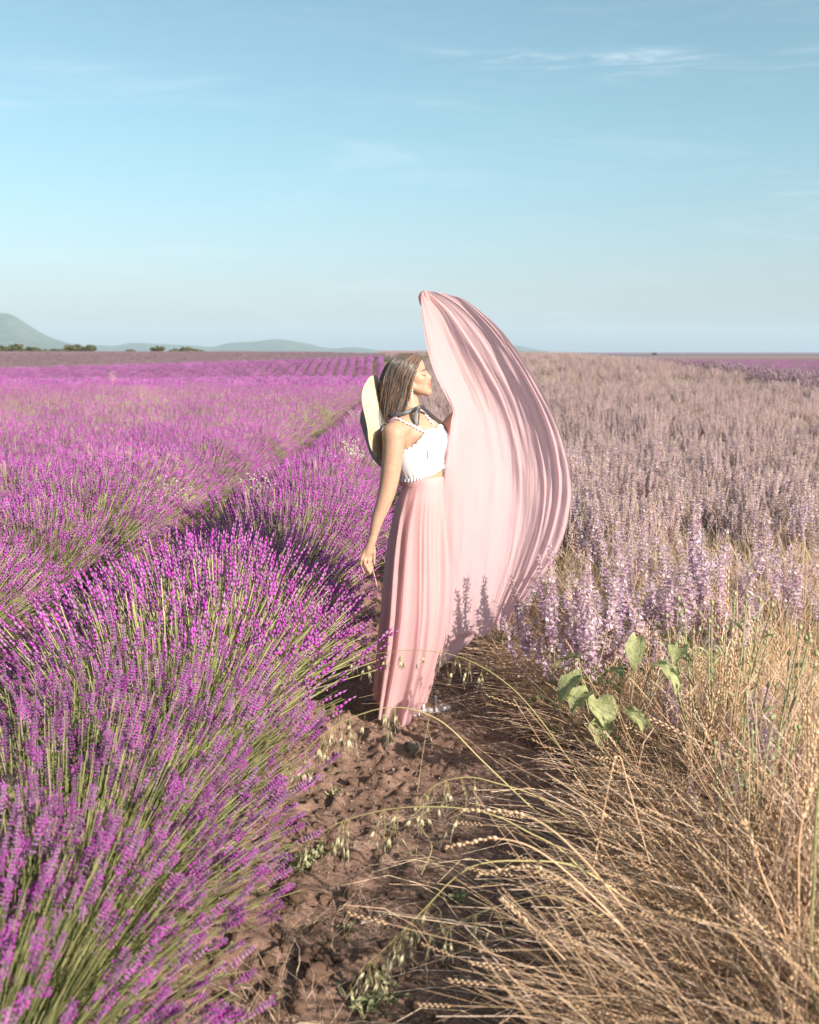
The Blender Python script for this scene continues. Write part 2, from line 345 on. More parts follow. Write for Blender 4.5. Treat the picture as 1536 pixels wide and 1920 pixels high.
# ------------------------------------------------------------------ scatter: one object made of many small copies (for what nobody could count)
def scatter(name, variants, pts, rot, scl, idx, kind='stuff'):
    col = bpy.data.collections.new(name + '_kinds')
    for i, me in enumerate(variants):
        o = bpy.data.objects.new('%s_kind_%02d' % (name, i), me); col.objects.link(o)
    n = len(pts); me = bpy.data.meshes.new(name); me.vertices.add(n); me.vertices.foreach_set('co', np.asarray(pts, np.float32).ravel())
    a = me.attributes.new('rot', 'FLOAT_VECTOR', 'POINT'); a.data.foreach_set('vector', np.asarray(rot, np.float32).ravel())
    a = me.attributes.new('scl', 'FLOAT_VECTOR', 'POINT'); s = np.asarray(scl, np.float32); s = np.repeat(s[:, None], 3, 1) if s.ndim == 1 else s; a.data.foreach_set('vector', s.ravel())
    a = me.attributes.new('idx', 'INT', 'POINT'); a.data.foreach_set('value', np.asarray(idx, np.int32))
    ob = bpy.data.objects.new(name, me); ROOT.objects.link(ob)
    g = bpy.data.node_groups.new(name, 'GeometryNodeTree')
    g.interface.new_socket('Geometry', in_out='INPUT', socket_type='NodeSocketGeometry'); g.interface.new_socket('Geometry', in_out='OUTPUT', socket_type='NodeSocketGeometry')
    N = g.nodes.new; L = g.links.new
    gi = N('NodeGroupInput'); go = N('NodeGroupOutput'); ip = N('GeometryNodeInstanceOnPoints'); ci = N('GeometryNodeCollectionInfo')
    ci.inputs['Collection'].default_value = col; ci.inputs['Separate Children'].default_value = True; ci.inputs['Reset Children'].default_value = True
    def attr(nm, ty):
        q = N('GeometryNodeInputNamedAttribute'); q.data_type = ty; q.inputs['Name'].default_value = nm; return q.outputs['Attribute']
    L(gi.outputs[0], ip.inputs['Points']); L(ci.outputs[0], ip.inputs['Instance']); ip.inputs['Pick Instance'].default_value = True
    L(attr('idx', 'INT'), ip.inputs['Instance Index']); L(attr('rot', 'FLOAT_VECTOR'), ip.inputs['Rotation']); L(attr('scl', 'FLOAT_VECTOR'), ip.inputs['Scale'])
    L(ip.outputs[0], go.inputs[0])
    md = ob.modifiers.new('scatter', 'NODES'); md.node_group = g
    return tag(ob, kind=kind)
# ------------------------------------------------------------------ lavender
def spike_template(lod, seed):
    r_ = np.random.default_rng(seed); V = []; Fc = []; Mt = []; n = 0
    def put(v, f, m):
        nonlocal n; V.append(v); Fc.append(f + n); Mt.append(np.full(len(f), m)); n += len(v)
    if lod == 0:
        zs = [0.0, .20, .33, .45, .56, .67, .77, .86, .94]
        for i, z in enumerate(zs):
            k = 6 if i < 7 else 4; rad = .052 * (1 - .45 * i / 8) + .012
            ph = r_.uniform(0, 6.28)
            open_ = r_.random() < .38
            for j in range(k):
                a = ph + j * 6.2832 / k + r_.normal(0, .15)
                d = np.array([math.cos(a) * .75, math.sin(a) * .75, .8 + .5 * i / 8])
                v, f = bipyr(.027, .06, .125, 3); R = frames(d[None], np.array([r_.uniform(0, 6)]))[0]
                v = v @ R.T + np.array([math.cos(a) * .012, math.sin(a) * .012, z]); put(v, f, 0)
                if open_ and r_.random() < .75:
                    c = np.array([math.cos(a) * (rad + .045), math.sin(a) * (rad + .045), z + .085])
                    v, f = bipyr(.036, .028, .056, 4); R = frames(np.array([[math.cos(a), math.sin(a), .35]]), np.array([r_.uniform(0, 6)]))[0]
                    put(v @ R.T + c - np.array([0, 0, .01]), f, 1)
        v, f = bipyr(.02, .5, 1.03, 3); put(v, f, 0)
    elif lod == 1:
        for i, (z, h, rad) in enumerate(((0.0, .16, .055), (.2, .34, .085), (.42, .34, .08), (.66, .38, .06))):
            v, f = bipyr(rad * r_.uniform(.85, 1.15), h * .5, h, 4)
            v = v + np.array([r_.normal(0, .014), r_.normal(0, .014), z]); mm = (r_.random(len(f)) < .42).astype(int)
            V.append(v); Fc.append(f + n); Mt.append(mm); n += len(v)
    else:
        v, f = bipyr(.10, .42, 1.0, 4); V.append(v); Fc.append(f); Mt.append(((np.arange(len(f)) + seed) % 4 == 0).astype(int)); n = len(v)
    return np.concatenate(V), np.concatenate(Fc), np.concatenate(Mt)
def lav_bush(n, lod, seed, lean=.08, grey=False, bloom=.68):
    """one lavender bush, base at the origin, row along Y: (mesh of stems and leaves, mesh of flower spikes)"""
    global rng
    keep = rng; rng = np.random.default_rng(seed); r_ = rng
    phi = r_.uniform(0, 2 * np.pi, n); th = np.radians(80) * r_.random(n) ** .62
    L = r_.uniform(.47, .66, n) * (1 + .10 * np.cos(th)); L *= 1 - .12 * r_.random(n) * (r_.random(n) < .5)
    ex = np.sin(th) * np.cos(phi); ey = np.sin(th) * np.sin(phi) * .85
    d2 = unit(np.stack([ex + lean, ey, np.cos(th) * .92 + .10], 1) + r_.normal(0, .07, (n, 3)))
    d1 = unit(np.stack([ex * .7, ey * .7, np.cos(th) + .45], 1))
    b = np.stack([np.cos(phi) * .10 * np.sqrt(r_.random(n)) + ex * .1, np.sin(phi) * .12 * np.sqrt(r_.random(n)) + ey * .1, np.full(n, .05)], 1)
    p1 = b + d1 * (L * .5)[:, None]; p2 = p1 + d2 * (L * .5)[:, None]
    s = {0: 5, 1: 3, 2: 2}[lod]; t = np.linspace(0, 1, s)[None, :, None]
    cv = (1 - t) ** 2 * b[:, None] + 2 * t * (1 - t) * p1[:, None] + t ** 2 * p2[:, None]
    rad = {0: .0013, 1: .0017, 2: .004}[lod]
    mb = MB()
    if lod < 2:
        v, f = tubes(cv, np.full((n, s), rad), 3 if lod == 0 else 2); mb.add(v, f, 0, np.repeat(r_.random(n), s * (3 if lod == 0 else 2)))
    m2 = {0: 900, 1: 300, 2: 60}[lod]
    ph = r_.uniform(0, 6.283, m2); tl = np.radians(88) * np.sqrt(r_.random(m2)); ll = r_.uniform(.16, .36, m2)
    dd = np.stack([np.sin(tl) * np.cos(ph), np.sin(tl) * np.sin(ph), np.cos(tl) + .12], 1); bb = r_.normal(0, .07, (m2, 3)) * [1, 1, .15] + [0, 0, .04]
    tt = np.linspace(0, 1, 3)[None, :, None]; cl = bb[:, None] + dd[:, None] * ll[:, None, None] * tt + np.array([0, 0, .04]) * tt ** 2
    wl = {0: .0028, 1: .006, 2: .03}[lod]
    v, f = tubes(cl, np.array([wl * .6, wl, wl * .15])[None].repeat(m2, 0), 2); mb.add(v, f, 1, np.repeat(r_.random(m2), 6))
    stems = mb.mesh('stems', [M['lav_stem'], M['lav_leaf']])
    hasf = r_.random(n) < bloom
    mb = MB(); tan = unit(p2 - p1); ls = r_.uniform(.05, .088, n) * {0: 1.0, 1: 1.0, 2: 2.0}[lod]
    tan = unit(tan + np.array([.06, 0, .25]))
    for k in range(5):
        q = (np.arange(n) % 5 == k) & (hasf if lod < 2 else True); tv, tf, tm = spike_template(lod, 100 + k)
        w = r_.uniform(.85, 1.15, q.sum()) * {0: 1.0, 1: 1.0, 2: 1.2}[lod]
        place(mb, tv, tf, tm, frames(tan[q]), p2[q] - tan[q] * (ls[q] * .05)[:, None], np.stack([ls[q] * w, ls[q] * w, ls[q]], 1), r_.random(q.sum()))
    sp = mb.mesh('flower_spikes', [M['lav_grey'], M['lav_grey']] if grey else [M['calyx'], M['floret']])
    rng = keep
    return stems, sp
def joined(a, b, name):
    """two meshes as one, for the scattered copies"""
    me = bpy.data.meshes.new(name); V = []; L = []; C = []; R = []; Mi = []; o = 0; k = 0
    for q in (a, b):
        v = np.zeros(len(q.vertices) * 3, np.float32); q.vertices.foreach_get('co', v); V.append(v)
        l = np.zeros(len(q.loops), np.int32); q.loops.foreach_get('vertex_index', l); L.append(l + o)
        c = np.zeros(len(q.polygons), np.int32); q.polygons.foreach_get('loop_total', c); C.append(c)
        m = np.zeros(len(q.polygons), np.int32); q.polygons.foreach_get('material_index', m); Mi.append(m + k)
        r = np.zeros(len(q.vertices), np.float32); q.attributes['rnd'].data.foreach_get('value', r); R.append(r)
        for mt in q.materials: me.materials.append(mt)
        o += len(q.vertices); k += len(q.materials)
    V = np.concatenate(V); L = np.concatenate(L); C = np.concatenate(C)
    me.vertices.add(o); me.vertices.foreach_set('co', V); me.loops.add(len(L)); me.loops.foreach_set('vertex_index', L)
    me.polygons.add(len(C)); me.polygons.foreach_set('loop_start', np.concatenate([[0], np.cumsum(C)[:-1]]).astype(np.int32))
    me.polygons.foreach_set('material_index', np.concatenate(Mi)); a_ = me.attributes.new('rnd', 'FLOAT', 'POINT'); a_.data.foreach_set('value', np.concatenate(R))
    me.update(calc_edges=True); me.validate(); return me
LAV0 = [lav_bush(950, 0, 11 + i, bloom=.50) for i in range(3)]
LAV1 = [lav_bush(1150, 1, 31 + i, bloom=(.95, .88, .78, .65)[i]) for i in range(4)]
LAV2 = [joined(*lav_bush(420, 1, 51 + i, bloom=(.95, .85, .72, .5)[i]), 'lavender_mid') for i in range(4)]
LAV3 = [joined(*lav_bush(150, 2, 71 + i), 'lavender_far') for i in range(4)]
LAVG = [joined(*lav_bush(130, 2, 91 + i, grey=True), 'lavender_spent') for i in range(3)]
def row_x(k, Y): return row_shift(Y) - (0 if k == 0 else np.interp(Y, [3, 6, 10, 22, 40], [.62, .68, .66, .5, .25]) + 1.0 * k)
near, mid, far = [], [], []
for k in range(0, 64):
    Y = 1.7 + (k * .37) % .5
    while Y < 140:
        x = float(row_x(k, Y))
        if Y > y_end(x): break
        step = .5 if Y < 30 else .62 if Y < 90 else .8
        if x > -.44 * Y - 1.4:
            d = math.hypot(x, Y)
            e = (x + rng.normal(0, .05), Y + rng.normal(0, .06), k)
            if Y < 14.5 and k < 9: near.append(e)
            elif Y < 40: mid.append(e)
            else: far.append(e)
        Y += step * rng.uniform(.92, 1.08)
near.sort(key=lambda e: e[1] - .3 * e[2]); count = {}
ORDN = 'frontmost second third fourth fifth sixth seventh eighth ninth tenth eleventh twelfth thirteenth fourteenth fifteenth sixteenth seventeenth eighteenth nineteenth twentieth twenty-first twenty-second twenty-third twenty-fourth twenty-fifth twenty-sixth twenty-seventh'.split()
ORD = ['nearest row beside the soil path', 'second row from the path', 'third row from the path', 'fourth row from the path', 'fifth row from the path', 'sixth row from the path', 'seventh row from the path', 'eighth row from the path', 'ninth row from the path']
for i, (x, y, k) in enumerate(near):
    lod0 = math.hypot(x, y) < 3.7
    s_, f_ = (LAV0 if lod0 else LAV1)[i % (3 if lod0 else 4)]
    stage = 'at the very front of' if y < 3 and k == 0 else 'near the front of' if y < 5.5 else 'in the middle stretch of' if y < 9.5 else 'far along'
    j = count.get(k, 0); count[k] = j + 1
    o = empty('lavender_bush', (x, y, gz(x, y) - .02), ('blooming lavender bush, %s in the %s' if j == 0 else 'blooming lavender bush, %s from the front in the %s') % (ORDN[j], ORD[k]), 'lavender bush', 'lavender bushes of the %s' % ORD[k])
    o.rotation_euler = (0, 0, rng.choice([0, math.pi]) + rng.normal(0, .18)); sc = rng.uniform(.92, 1.12); o.scale = (sc * (float(np.interp(y, [4, 12], [.96, .70])) if k == 0 else .84), sc, sc * rng.uniform(.92, 1.1))
    link('stems', s_, o, False); link('flower_spikes', f_, o, False)
def lay(lst): return np.array([(x, y, float(gz(x, y)) - .02) for x, y, *_ in lst])
def spin(n, flip=True):
    r = np.zeros((n, 3)); r[:, 2] = (rng.integers(0, 2, n) * math.pi if flip else 0) + rng.normal(0, .25, n); return r
scatter('lavender_rows', LAV2, lay(mid), spin(len(mid)), rng.uniform(.92, 1.12, len(mid))[:, None] * np.array([[.84, 1, 1]]), np.clip((vnoise(np.array([e[0] for e in mid]) * .5, np.array([e[1] for e in mid]) * .25) * 4 + rng.normal(0, .7, len(mid))), 0, 3).astype(int))
scatter('distant_lavender_rows', LAV3, lay(far), spin(len(far)), rng.uniform(.9, 1.1, len(far))[:, None] * np.stack([np.interp([e[1] for e in far], [40, 75, 100], [.82, .70, .50]), np.ones(len(far)), np.full(len(far), .95)], 1), rng.integers(0, 4, len(far)))
# the greyer field beyond the headland, its rows running off to the left
pts = []; hd = np.array([.797, .603]); pd = np.array([-.603, .797])
for i in range(-60, 70):
    p0 = np.array([-40, 100.]) + hd * i * 1.0 + pd * 3.4
    for j in range(90):
        q = p0 + pd * j * .85 + rng.normal(0, .07, 2)
        if abs(q[0]) < .47 * q[1] and q[1] > 60 and q[0] < 6: pts.append((q[0], q[1]))
_rs = spin(len(pts)); _rs[:, 2] += math.atan2(pd[1], pd[0]) - math.pi / 2
scatter('spent_lavender_rows', LAVG, lay(pts), _rs, rng.uniform(.9, 1.1, len(pts))[:, None] * np.array([[.52, .8, .85]]), rng.integers(0, 3, len(pts)))
# lavender on the right beyond the sage
pts = []
for i in range(0, 46):
    for Y in np.arange(28, 260, .95):
        x = 13.3 + .1 * (Y - 36) + i * 2.0 + rng.normal(0, .15)
        if x < .47 * Y: pts.append((x, Y))
scatter('lavender_beyond_sage', LAV3 + LAVG, lay(pts), spin(len(pts)), rng.uniform(.9, 1.15, len(pts)), np.where(rng.random(len(pts)) < np.interp([q[1] for q in pts], [60, 160], [.05, .40]), rng.integers(0, 4, len(pts)), rng.integers(4, 7, len(pts))))
# ------------------------------------------------------------------ dry grass
def arcs(n, lean, spread, L, L_sd, s=6, bend=1.0, base=.08, seed=0):
    """n bent stalks from a tuft: lean = (x, y) mean lean, bend = how far the tips fall over"""
    r_ = np.random.default_rng(seed)
    d0 = unit(np.concatenate([np.array(lean)[None] * .6 + r_.normal(0, spread * .6, (n, 2)), r_.uniform(.55, 1.1, (n, 1))], 1))
    d1 = unit(np.concatenate([np.array(lean)[None] * 1.6 * bend + r_.normal(0, spread, (n, 2)), (r_.uniform(-.25, .6, (n, 1)) + (1 - bend) * .8)], 1))
    l = np.maximum(r_.normal(L, L_sd, n), .1)[:, None]
    b = np.concatenate([r_.normal(0, base, (n, 2)), np.zeros((n, 1))], 1); p1 = b + d0 * l * .5; p2 = p1 + d1 * l * .55
    t = np.linspace(0, 1, s)[None, :, None]
    c = (1 - t) ** 2 * b[:, None] + 2 * t * (1 - t) * p1[:, None] + t ** 2 * p2[:, None]
    c += r_.normal(0, .006, c.shape) * t
    c[..., 2] = np.maximum(c[..., 2], .008 + .015 * r_.random((n, 1)))
    return c
EARV, EARF = [], []
_n = 0
for i in range(12):                                          # an ear of alternating husks, length 1
    v, f = bipyr(.021, .055, .15, 3); a = .22 * (1 if i % 2 else -1)
    v = v @ np.array([[math.cos(a), 0, -math.sin(a)], [0, 1, 0], [math.sin(a), 0, math.cos(a)]]) + [.012 * (1 if i % 2 else -1), 0, i * .076]
    EARV.append(v); EARF.append(f + _n); _n += len(v)
EARV = np.concatenate(EARV); EARF = np.concatenate(EARF)
def tuft(n, lean, spread, L, L_sd, bend, seed, ears=.35, rad=.0014, s=6, sides=3, base=.08, m=('straw', 'straw2', 'ear')):
    c = arcs(n, lean, spread, L, L_sd, s, bend, base, seed); r_ = np.random.default_rng(seed + 1)
    mb = MB(); tp = np.linspace(1, .45, s)
    k = int(n * .65)
    v, f = tubes(c[:k], rad * tp[None] * r_.uniform(.7, 1.4, (k, 1)), sides); mb.add(v, f, 0, np.repeat(r_.random(k), s * sides))
    v, f = tubes(c[k:], rad * tp[None] * r_.uniform(.8, 2.4, (n - k, 1)), 2); mb.add(v, f, 1, np.repeat(r_.random(n - k), s * 2))
    ne = int(k * ears)
    if ne:
        d = c[:ne, -1] - c[:ne, -2]; le = r_.uniform(.06, .13, ne)
        place(mb, EARV, EARF, 2, frames(d), c[:ne, -1] - unit(d) * .01, np.stack([le * 1.1, le * 1.1, le], 1) * (rad / .0014), r_.random(ne))
    return mb.mesh('dry_grass_tuft', [M[q] for q in m])
GT = [tuft(60, (-.7, -.25), .75, .60, .16, 1.0, 200, .14, .0015), tuft(60, (-.75, .1), .85, .55, .14, 1.0, 204, .12, .0015), tuft(56, (-.3, -.4), .95, .58, .16, .9, 208, .12, .0015),
      tuft(44, (-.2, -.1), .45, .60, .16, .45, 212, .1, .0015), tuft(44, (.15, -.2), .5, .56, .16, .5, 216, .1, .0015)]
GF = [tuft(55, (-.7, -.3), .45, .70, .16, .9, 230, .45, .0019), tuft(55, (-.5, -.2), .5, .62, .16, .8, 233, .4, .0019)]
GG = [tuft(60, (-.2, -.1), .4, .6, .14, .5, 240, .2, .0018, m=('grass_green', 'straw', 'ear')), tuft(60, (.0, -.1), .4, .55, .14, .4, 243, .2, .0018, m=('straw', 'grass_green', 'ear'))]
GM = [tuft(60, (-.2, -.1), .45, .50, .12, .5, 250 + i, .02, .0035, 4, 2, .25, m=(('straw2', 'sage_calyx', 'ear'), ('grass_green', 'straw2', 'ear'))[i % 2]) for i in range(4)]
LIT = tuft(140, (-.3, -.1), .9, .42, .12, 1.3, 260, 0, .0015, 4, 2, .3)      # flattened litter
def grass_edge(Y): return np.interp(Y, [1, 2.2, 2.8, 3.4, 4.0, 5, 7], [.66, .68, .82, .84, .76, .56, .46])
pts, rot, scl, idx = [], [], [], []
def gput(x, y, i, s, rz=0.0): pts.append((x, y, float(gz(x, y)) - .01)); rot.append((0, 0, rz)); scl.append(s); idx.append(i)
r2 = np.random.default_rng(55)
GB = [tuft(26, (-.5, -.3), .7, .60, .15, .9, 270, .4, .0022), tuft(22, (.05, -.1), .4, .62, .12, .25, 273, .3, .0022)]
K = GT + GF + GG + [LIT] + GB
for _ in range(1500):                                            # near ground, to about 8 m
    Y = 1.45 + 6.6 * r2.random() ** 1.15; x = float(grass_edge(Y)) + r2.random() ** 1.1 * (.47 * Y + .5 - grass_edge(Y))
    if .11 < x / Y < .28 and 2.95 < Y < 3.9 and r2.random() < .75: continue
    u = r2.random()
    if x - grass_edge(Y) < .35: i = r2.choice([0, 1, 2, 9], p=[.33, .33, .24, .10])
    elif Y < 3.0: i = r2.choice([0, 1, 2, 3, 4, 5, 9], p=[.15, .14, .16, .2, .18, .07, .10])
    elif Y < 4.6: i = r2.choice([0, 1, 2, 3, 4, 7, 8, 9], p=[.16, .16, .14, .13, .1, .08, .08, .15])
    else: i = r2.choice([0, 2, 3, 4, 7, 8, 9], p=[.1, .1, .15, .15, .15, .15, .2])
    if Y < 3.6 and x - grass_edge(Y) > .6 and r2.random() < .4: i = r2.choice([3, 4, 7, 8, 7, 9])
    gput(x, Y, int(i), r2.uniform(.5, .95) if Y < 3.2 else r2.uniform(.38, .72) if Y < 4.6 else r2.uniform(.55, .85), r2.normal(0, .45 if x - grass_edge(Y) < .4 else .85))
for _ in range(170):
    Y = 1.5 + 2.6 * r2.random(); x = float(grass_edge(Y)) + .06 + r2.random() * (.45 * Y + .3 - grass_edge(Y)); gput(x, Y, 10 if r2.random() < .55 else 11, r2.uniform(.6, 1.0) if x > .9 else r2.uniform(.5, .8), r2.normal(0, .9))
for _ in range(24):                                             # sparse bits lying on the path
    Y = r2.uniform(1.6, 5.5); gput(r2.uniform(-.35, .5), Y, 9, r2.uniform(.15, .35), r2.uniform(0, 6.28))
scatter('dry_grass', K, pts, rot, scl, idx)
# ------------------------------------------------------------------ clary sage
def sage_plant(lod, seed):
    """(stems, flower spikes, leaves): a candelabra of upright spikes about 0.8 m tall"""
    r_ = np.random.default_rng(seed); ns = r_.integers(9, 15); mb = MB(); ms = MB()
    H = r_.uniform(.68, .92)
    cur = []
    for i in range(ns):
        main = i < 2; z0 = .06 if main else r_.uniform(.18, .42) * H; a = r_.uniform(0, 6.28); out = r_.uniform(.03, .07) if main else r_.uniform(.10, .30)
        top = H * (r_.uniform(.92, 1.05) if main else r_.uniform(.6, .98))
        b = np.array([r_.normal(0, .02), r_.normal(0, .02), z0]); e = b + [math.cos(a) * out, math.sin(a) * out, 0]; e[2] = top
        p1 = np.array([e[0] * .85, e[1] * .85, z0 + (top - z0) * .35]); t = np.linspace(0, 1, 12)[:, None]
        cur.append((1 - t) ** 2 * b + 2 * t * (1 - t) * p1 + t ** 2 * e)
    cur.append(np.linspace([0, 0, -.03], [0, 0, .5 * H], 12)); C = np.array(cur)
    v, f = tubes(C, np.linspace(.0042, .0016, 12)[None] * (1 if lod == 0 else 1.4), 4 if lod == 0 else 3); mb.add(v, f, 0, np.repeat(r_.random(len(C)), 12 * (4 if lod == 0 else 3)))
    # whorls
    fl_v = np.array([[0, 0, 0], [-.006, .010, .004], [.006, .010, .004], [-.0055, .019, .013], [.0055, .019, .013], [-.002, .024, .010], [.002, .024, .010],   # hood
                     [-.004, .012, -.003], [.004, .012, -.003], [-.005, .02, -.010], [.005, .02, -.010]])
    cal_v, cal_f = bipyr(.0048, .006, .014, 4)
    br_v = np.array([[0, 0, 0], [-.008, .008, .003], [.008, .008, .003], [0, .021, .001]]); br_f = np.array([[0, 2, 1], [1, 2, 3]])
    A, Rz, T, Fr, Sc = [], [], [], [], []
    for ci, c in enumerate(C[:-1]):
        ln = np.concatenate([[0], np.cumsum(np.linalg.norm(np.diff(c, axis=0), axis=1))]); s0 = ln[-1] * r_.uniform(.38, .52); q = s0; stage = r_.uniform(-.2, .35)
        while q < ln[-1] - .003:
            fr = (q - s0) / (ln[-1] - s0); p = np.array([np.interp(q, ln, c[:, j]) for j in range(3)])
            T.append(p); Fr.append(fr + stage); Sc.append((1.25 - .65 * fr)); q += (.030 - .014 * fr) * r_.uniform(.85, 1.15)
    T = np.array(T); Fr = np.array(Fr); Sc = np.array(Sc); n = len(T); tw = r_.uniform(0, 6.28, n)
    def ringput(k, tv, tf, m, R0, prob, tilt=0.0, sc=1.0, r=None):
        for j in range(k):
            ok = r_.random(n) < prob; nn = ok.sum()
            if not nn: continue
            a = tw[ok] + j * 6.283 / k + r_.normal(0, .2, nn); ca, sa = np.cos(a), np.sin(a); z = np.zeros(nn); o = np.ones(nn)
            ti = tilt + r_.normal(0, .22, nn); ct, st = np.cos(ti), np.sin(ti)
            R = np.stack([np.stack([ca, -sa * ct, sa * st], -1), np.stack([sa, ca * ct, -ca * st], -1), np.stack([z, st, ct], -1)], 1)
            off = np.stack([-sa * R0, ca * R0, z], -1)
            place(ms, tv, tf, m, R, T[ok] + off, Sc[ok] * sc * r_.uniform(.8, 1.2, nn), r_.random(nn))
    if lod == 0:
        ringput(6, cal_v, cal_f, 0, .004, np.where(Fr < .9, .95, .6), -1.0)
        ringput(3, br_v, br_f, 1, .003, .8, .15, 1.2)
        hood = np.array([[0, 2, 1], [1, 2, 4], [1, 4, 3], [3, 4, 6], [3, 6, 5], [0, 7, 8], [7, 9, 10], [7, 10, 8]])
        ringput(6, fl_v, hood, 2, .006, np.where((Fr > .05) & (Fr < .85), .48, .12), .2, 1.2)
    else:
        cv2, cf2 = bipyr(.011, .006, .020, 3); ringput(3, cv2, cf2, 0, .004, .9, -1.0)
        ringput(2, br_v * 1.3, br_f, 1, .003, .8, .1); ringput(3, br_v * 1.5, br_f, 2, .008, np.where((Fr > 0) & (Fr < .9), .85, .3), .5)
    # rosette and stem leaves
    ml = MB(); nl = 9 if lod == 0 else 5
    for i in range(nl):
        a = r_.uniform(0, 6.28); z = r_.uniform(.04, .32); Lr = r_.uniform(.10, .17) * (1.2 - z); w = Lr * .34
        leaf_into(ml, np.array([0, 0, z]), a, Lr, w, r_.uniform(.2, .7), r_.uniform(-1.0, -.3), r_, 6 if lod == 0 else 3)
    return (mb.mesh('stems', [M['sage_stem']]), ms.mesh('flower_spikes', [M['sage_calyx'], M['sage_bract'], M['sage_flower']]), ml.mesh('leaves', [M['leaf']]))
def leaf_into(ml, base, a, L, w, up, droop, r_, s=6):
    """a curved leaf with a midrib fold and a toothed, wavy edge"""
    t = np.linspace(0, 1, s + 1); d = np.array([math.cos(a), math.sin(a), 0]); sd = np.array([-math.sin(a), math.cos(a), 0])
    ang = up + (droop - up) * t; st = L / s
    c = base + np.concatenate([[[0, 0, 0]], np.cumsum(np.stack([np.cos(ang) * st, np.sin(ang) * st], 1)[:-1] @ np.array([d, [0, 0, 1]]), 0)])
    prof = np.sin(np.pi * np.clip(t * .93 + .06, 0, 1)) ** .75 * (1 - .35 * t)
    rows = []
    for j, q in enumerate((-1, -.5, 0, .5, 1)):
        wv = prof * w * q * (1 + .08 * np.sin(t * 40 + q)); rows.append(c + sd * wv[:, None] + np.array([0, 0, 1]) * (abs(q) * w * .35 + .006 * np.sin(t * 17 + q * 5) * abs(q))[:, None])
    ml.add(np.stack(rows, 1), grid_faces(s + 1, 5), 0, r_.random())
SG0 = [sage_plant(0, 300 + i) for i in range(4)]
SG1 = [sage_plant(1, 320 + i) for i in range(4)]
def join3(t, name): return joined(joined(t[0], t[1], name), t[2], name)
SGM = [join3(t, 'sage_mid') for t in SG1]
def sage(x, y, s, i, label, group=None, z=None):
    t = (SG0 if y < 7 else SG1)[i % 4]
    o = empty('sage_plant', (x, y, float(gz(x, y)) - .01), label, 'sage plant', group); o.rotation_euler = (0, 0, i * 1.7); o.scale = (s * (.78 if y < 4.35 else 1.05), s * (.9 if y < 4.35 else 1.05), s)
    for nm, me in zip(('stems', 'flower_spikes', 'leaves'), t): link(nm, me, o, False)
def sage_at(px, py_top, Y, i, label, group=None):
    p = P(px, py_top, Y); zb = float(gz(p[0], Y)); sage(p[0], Y, (p[2] - zb) / .86, i, label, group)
for a in ((1048, 1003, 4.22, 0, 'tall sage spike rising in front of the lower right edge of the pink cloth'),
          (1085, 1022, 4.28, 1, 'lilac sage plant just touching the curved outer edge of the pink cloth'),
          (1120, 1035, 4.10, 2, 'full lilac sage plant directly above the drooping pale green leaves'),
          (1165, 1040, 4.45, 3, 'pale pink sage plant behind the full clump beside the cloth'),
          (1178, 985, 4.75, 0, 'tall pale sage plant with bare dry stems between two lilac clumps'),
          (1296, 1000, 4.55, 1, 'bright lilac sage plant in the middle of the right hand clump'),
          (1330, 940, 4.95, 2, 'tallest lilac sage plant rising above the right hand clump'),
          (1362, 1020, 4.7, 3, 'lilac sage plant at the outer side of the right hand clump'),
          (1452, 1275, 3.25, 0, 'loose lilac sage plant standing forward in the straw at the outer side'),
          (1270, 1225, 3.75, 2, 'small dark lilac sage plant between the drooping leaves and the pale weed'),
          (1392, 1395, 2.95, 1, 'short pink sage plant standing low in the straw in the foreground'),
          (1500, 1010, 4.9, 0, 'lilac sage plant close to the frame edge above the flattened straw')):
    sage_at(*a)
r3 = np.random.default_rng(77); k = 0
cand = []
for _ in range(900):
    Y = 4.7 + 6.3 * r3.random() ** 1.2; x = r3.uniform(.42, .47 * Y)
    if all((x - a) ** 2 + (Y - b) ** 2 > .2 for a, b in cand): cand.append((x, Y))
cand.sort(key=lambda e: e[1])
for x, Y in cand:
    zone = 'just behind the pink cloth' if x / Y < .17 else 'in the middle of the sage field' if x / Y < .29 else 'toward the outer side of the sage field'
    dist = 'in the front rows' if Y < 7 else 'some way back' if Y < 9 else 'well back'
    sage(x, Y, r3.uniform(.65, 1.0), k, 'lilac pink sage plant %s, %s' % (zone, dist), 'sage plants %s, %s' % (zone, dist)); k += 1
pts, rot, scl, idx = [], [], [], []
K = SGM + GM
def edge_l(Y): return np.interp(Y, [0, 6, 12, 30, 400], [.45, .40, .25, .05, 0]) * 1.0 + np.interp(Y, [6, 14], [0, 1]) * (float(row_x(0, Y)) + .85)
def fill(n, y0, y1, pw, sc, frac):
    for _ in range(n):
        Y = y0 + (y1 - y0) * r3.random() ** pw
        x0 = float(edge_l(Y)); x1 = min(.47 * Y, 12.7 + .1 * (Y - 36)) if Y > 30 else .47 * Y
        if x1 < x0: continue
        x = r3.uniform(x0, x1); sg = r3.random() < frac * (.55 + .9 * float(vnoise(np.array(x * .45), np.array(Y * .22))))
        pts.append((x, Y, float(gz(x, Y)) - .02)); rot.append((0, 0, r3.uniform(0, 6.28))); scl.append(sc * r3.uniform(.8, 1.2)); idx.append(r3.integers(0, 4) if sg else r3.integers(4, 8))
fill(1300, 6.5, 13, .8, .8, .35); fill(3300, 11, 32, .62, .74, .72); fill(5600, 30, 100, .65, .8, .85); fill(2500, 98, 380, .7, 1.1, .9)
scatter('sage_field', K, pts, rot, scl, idx)
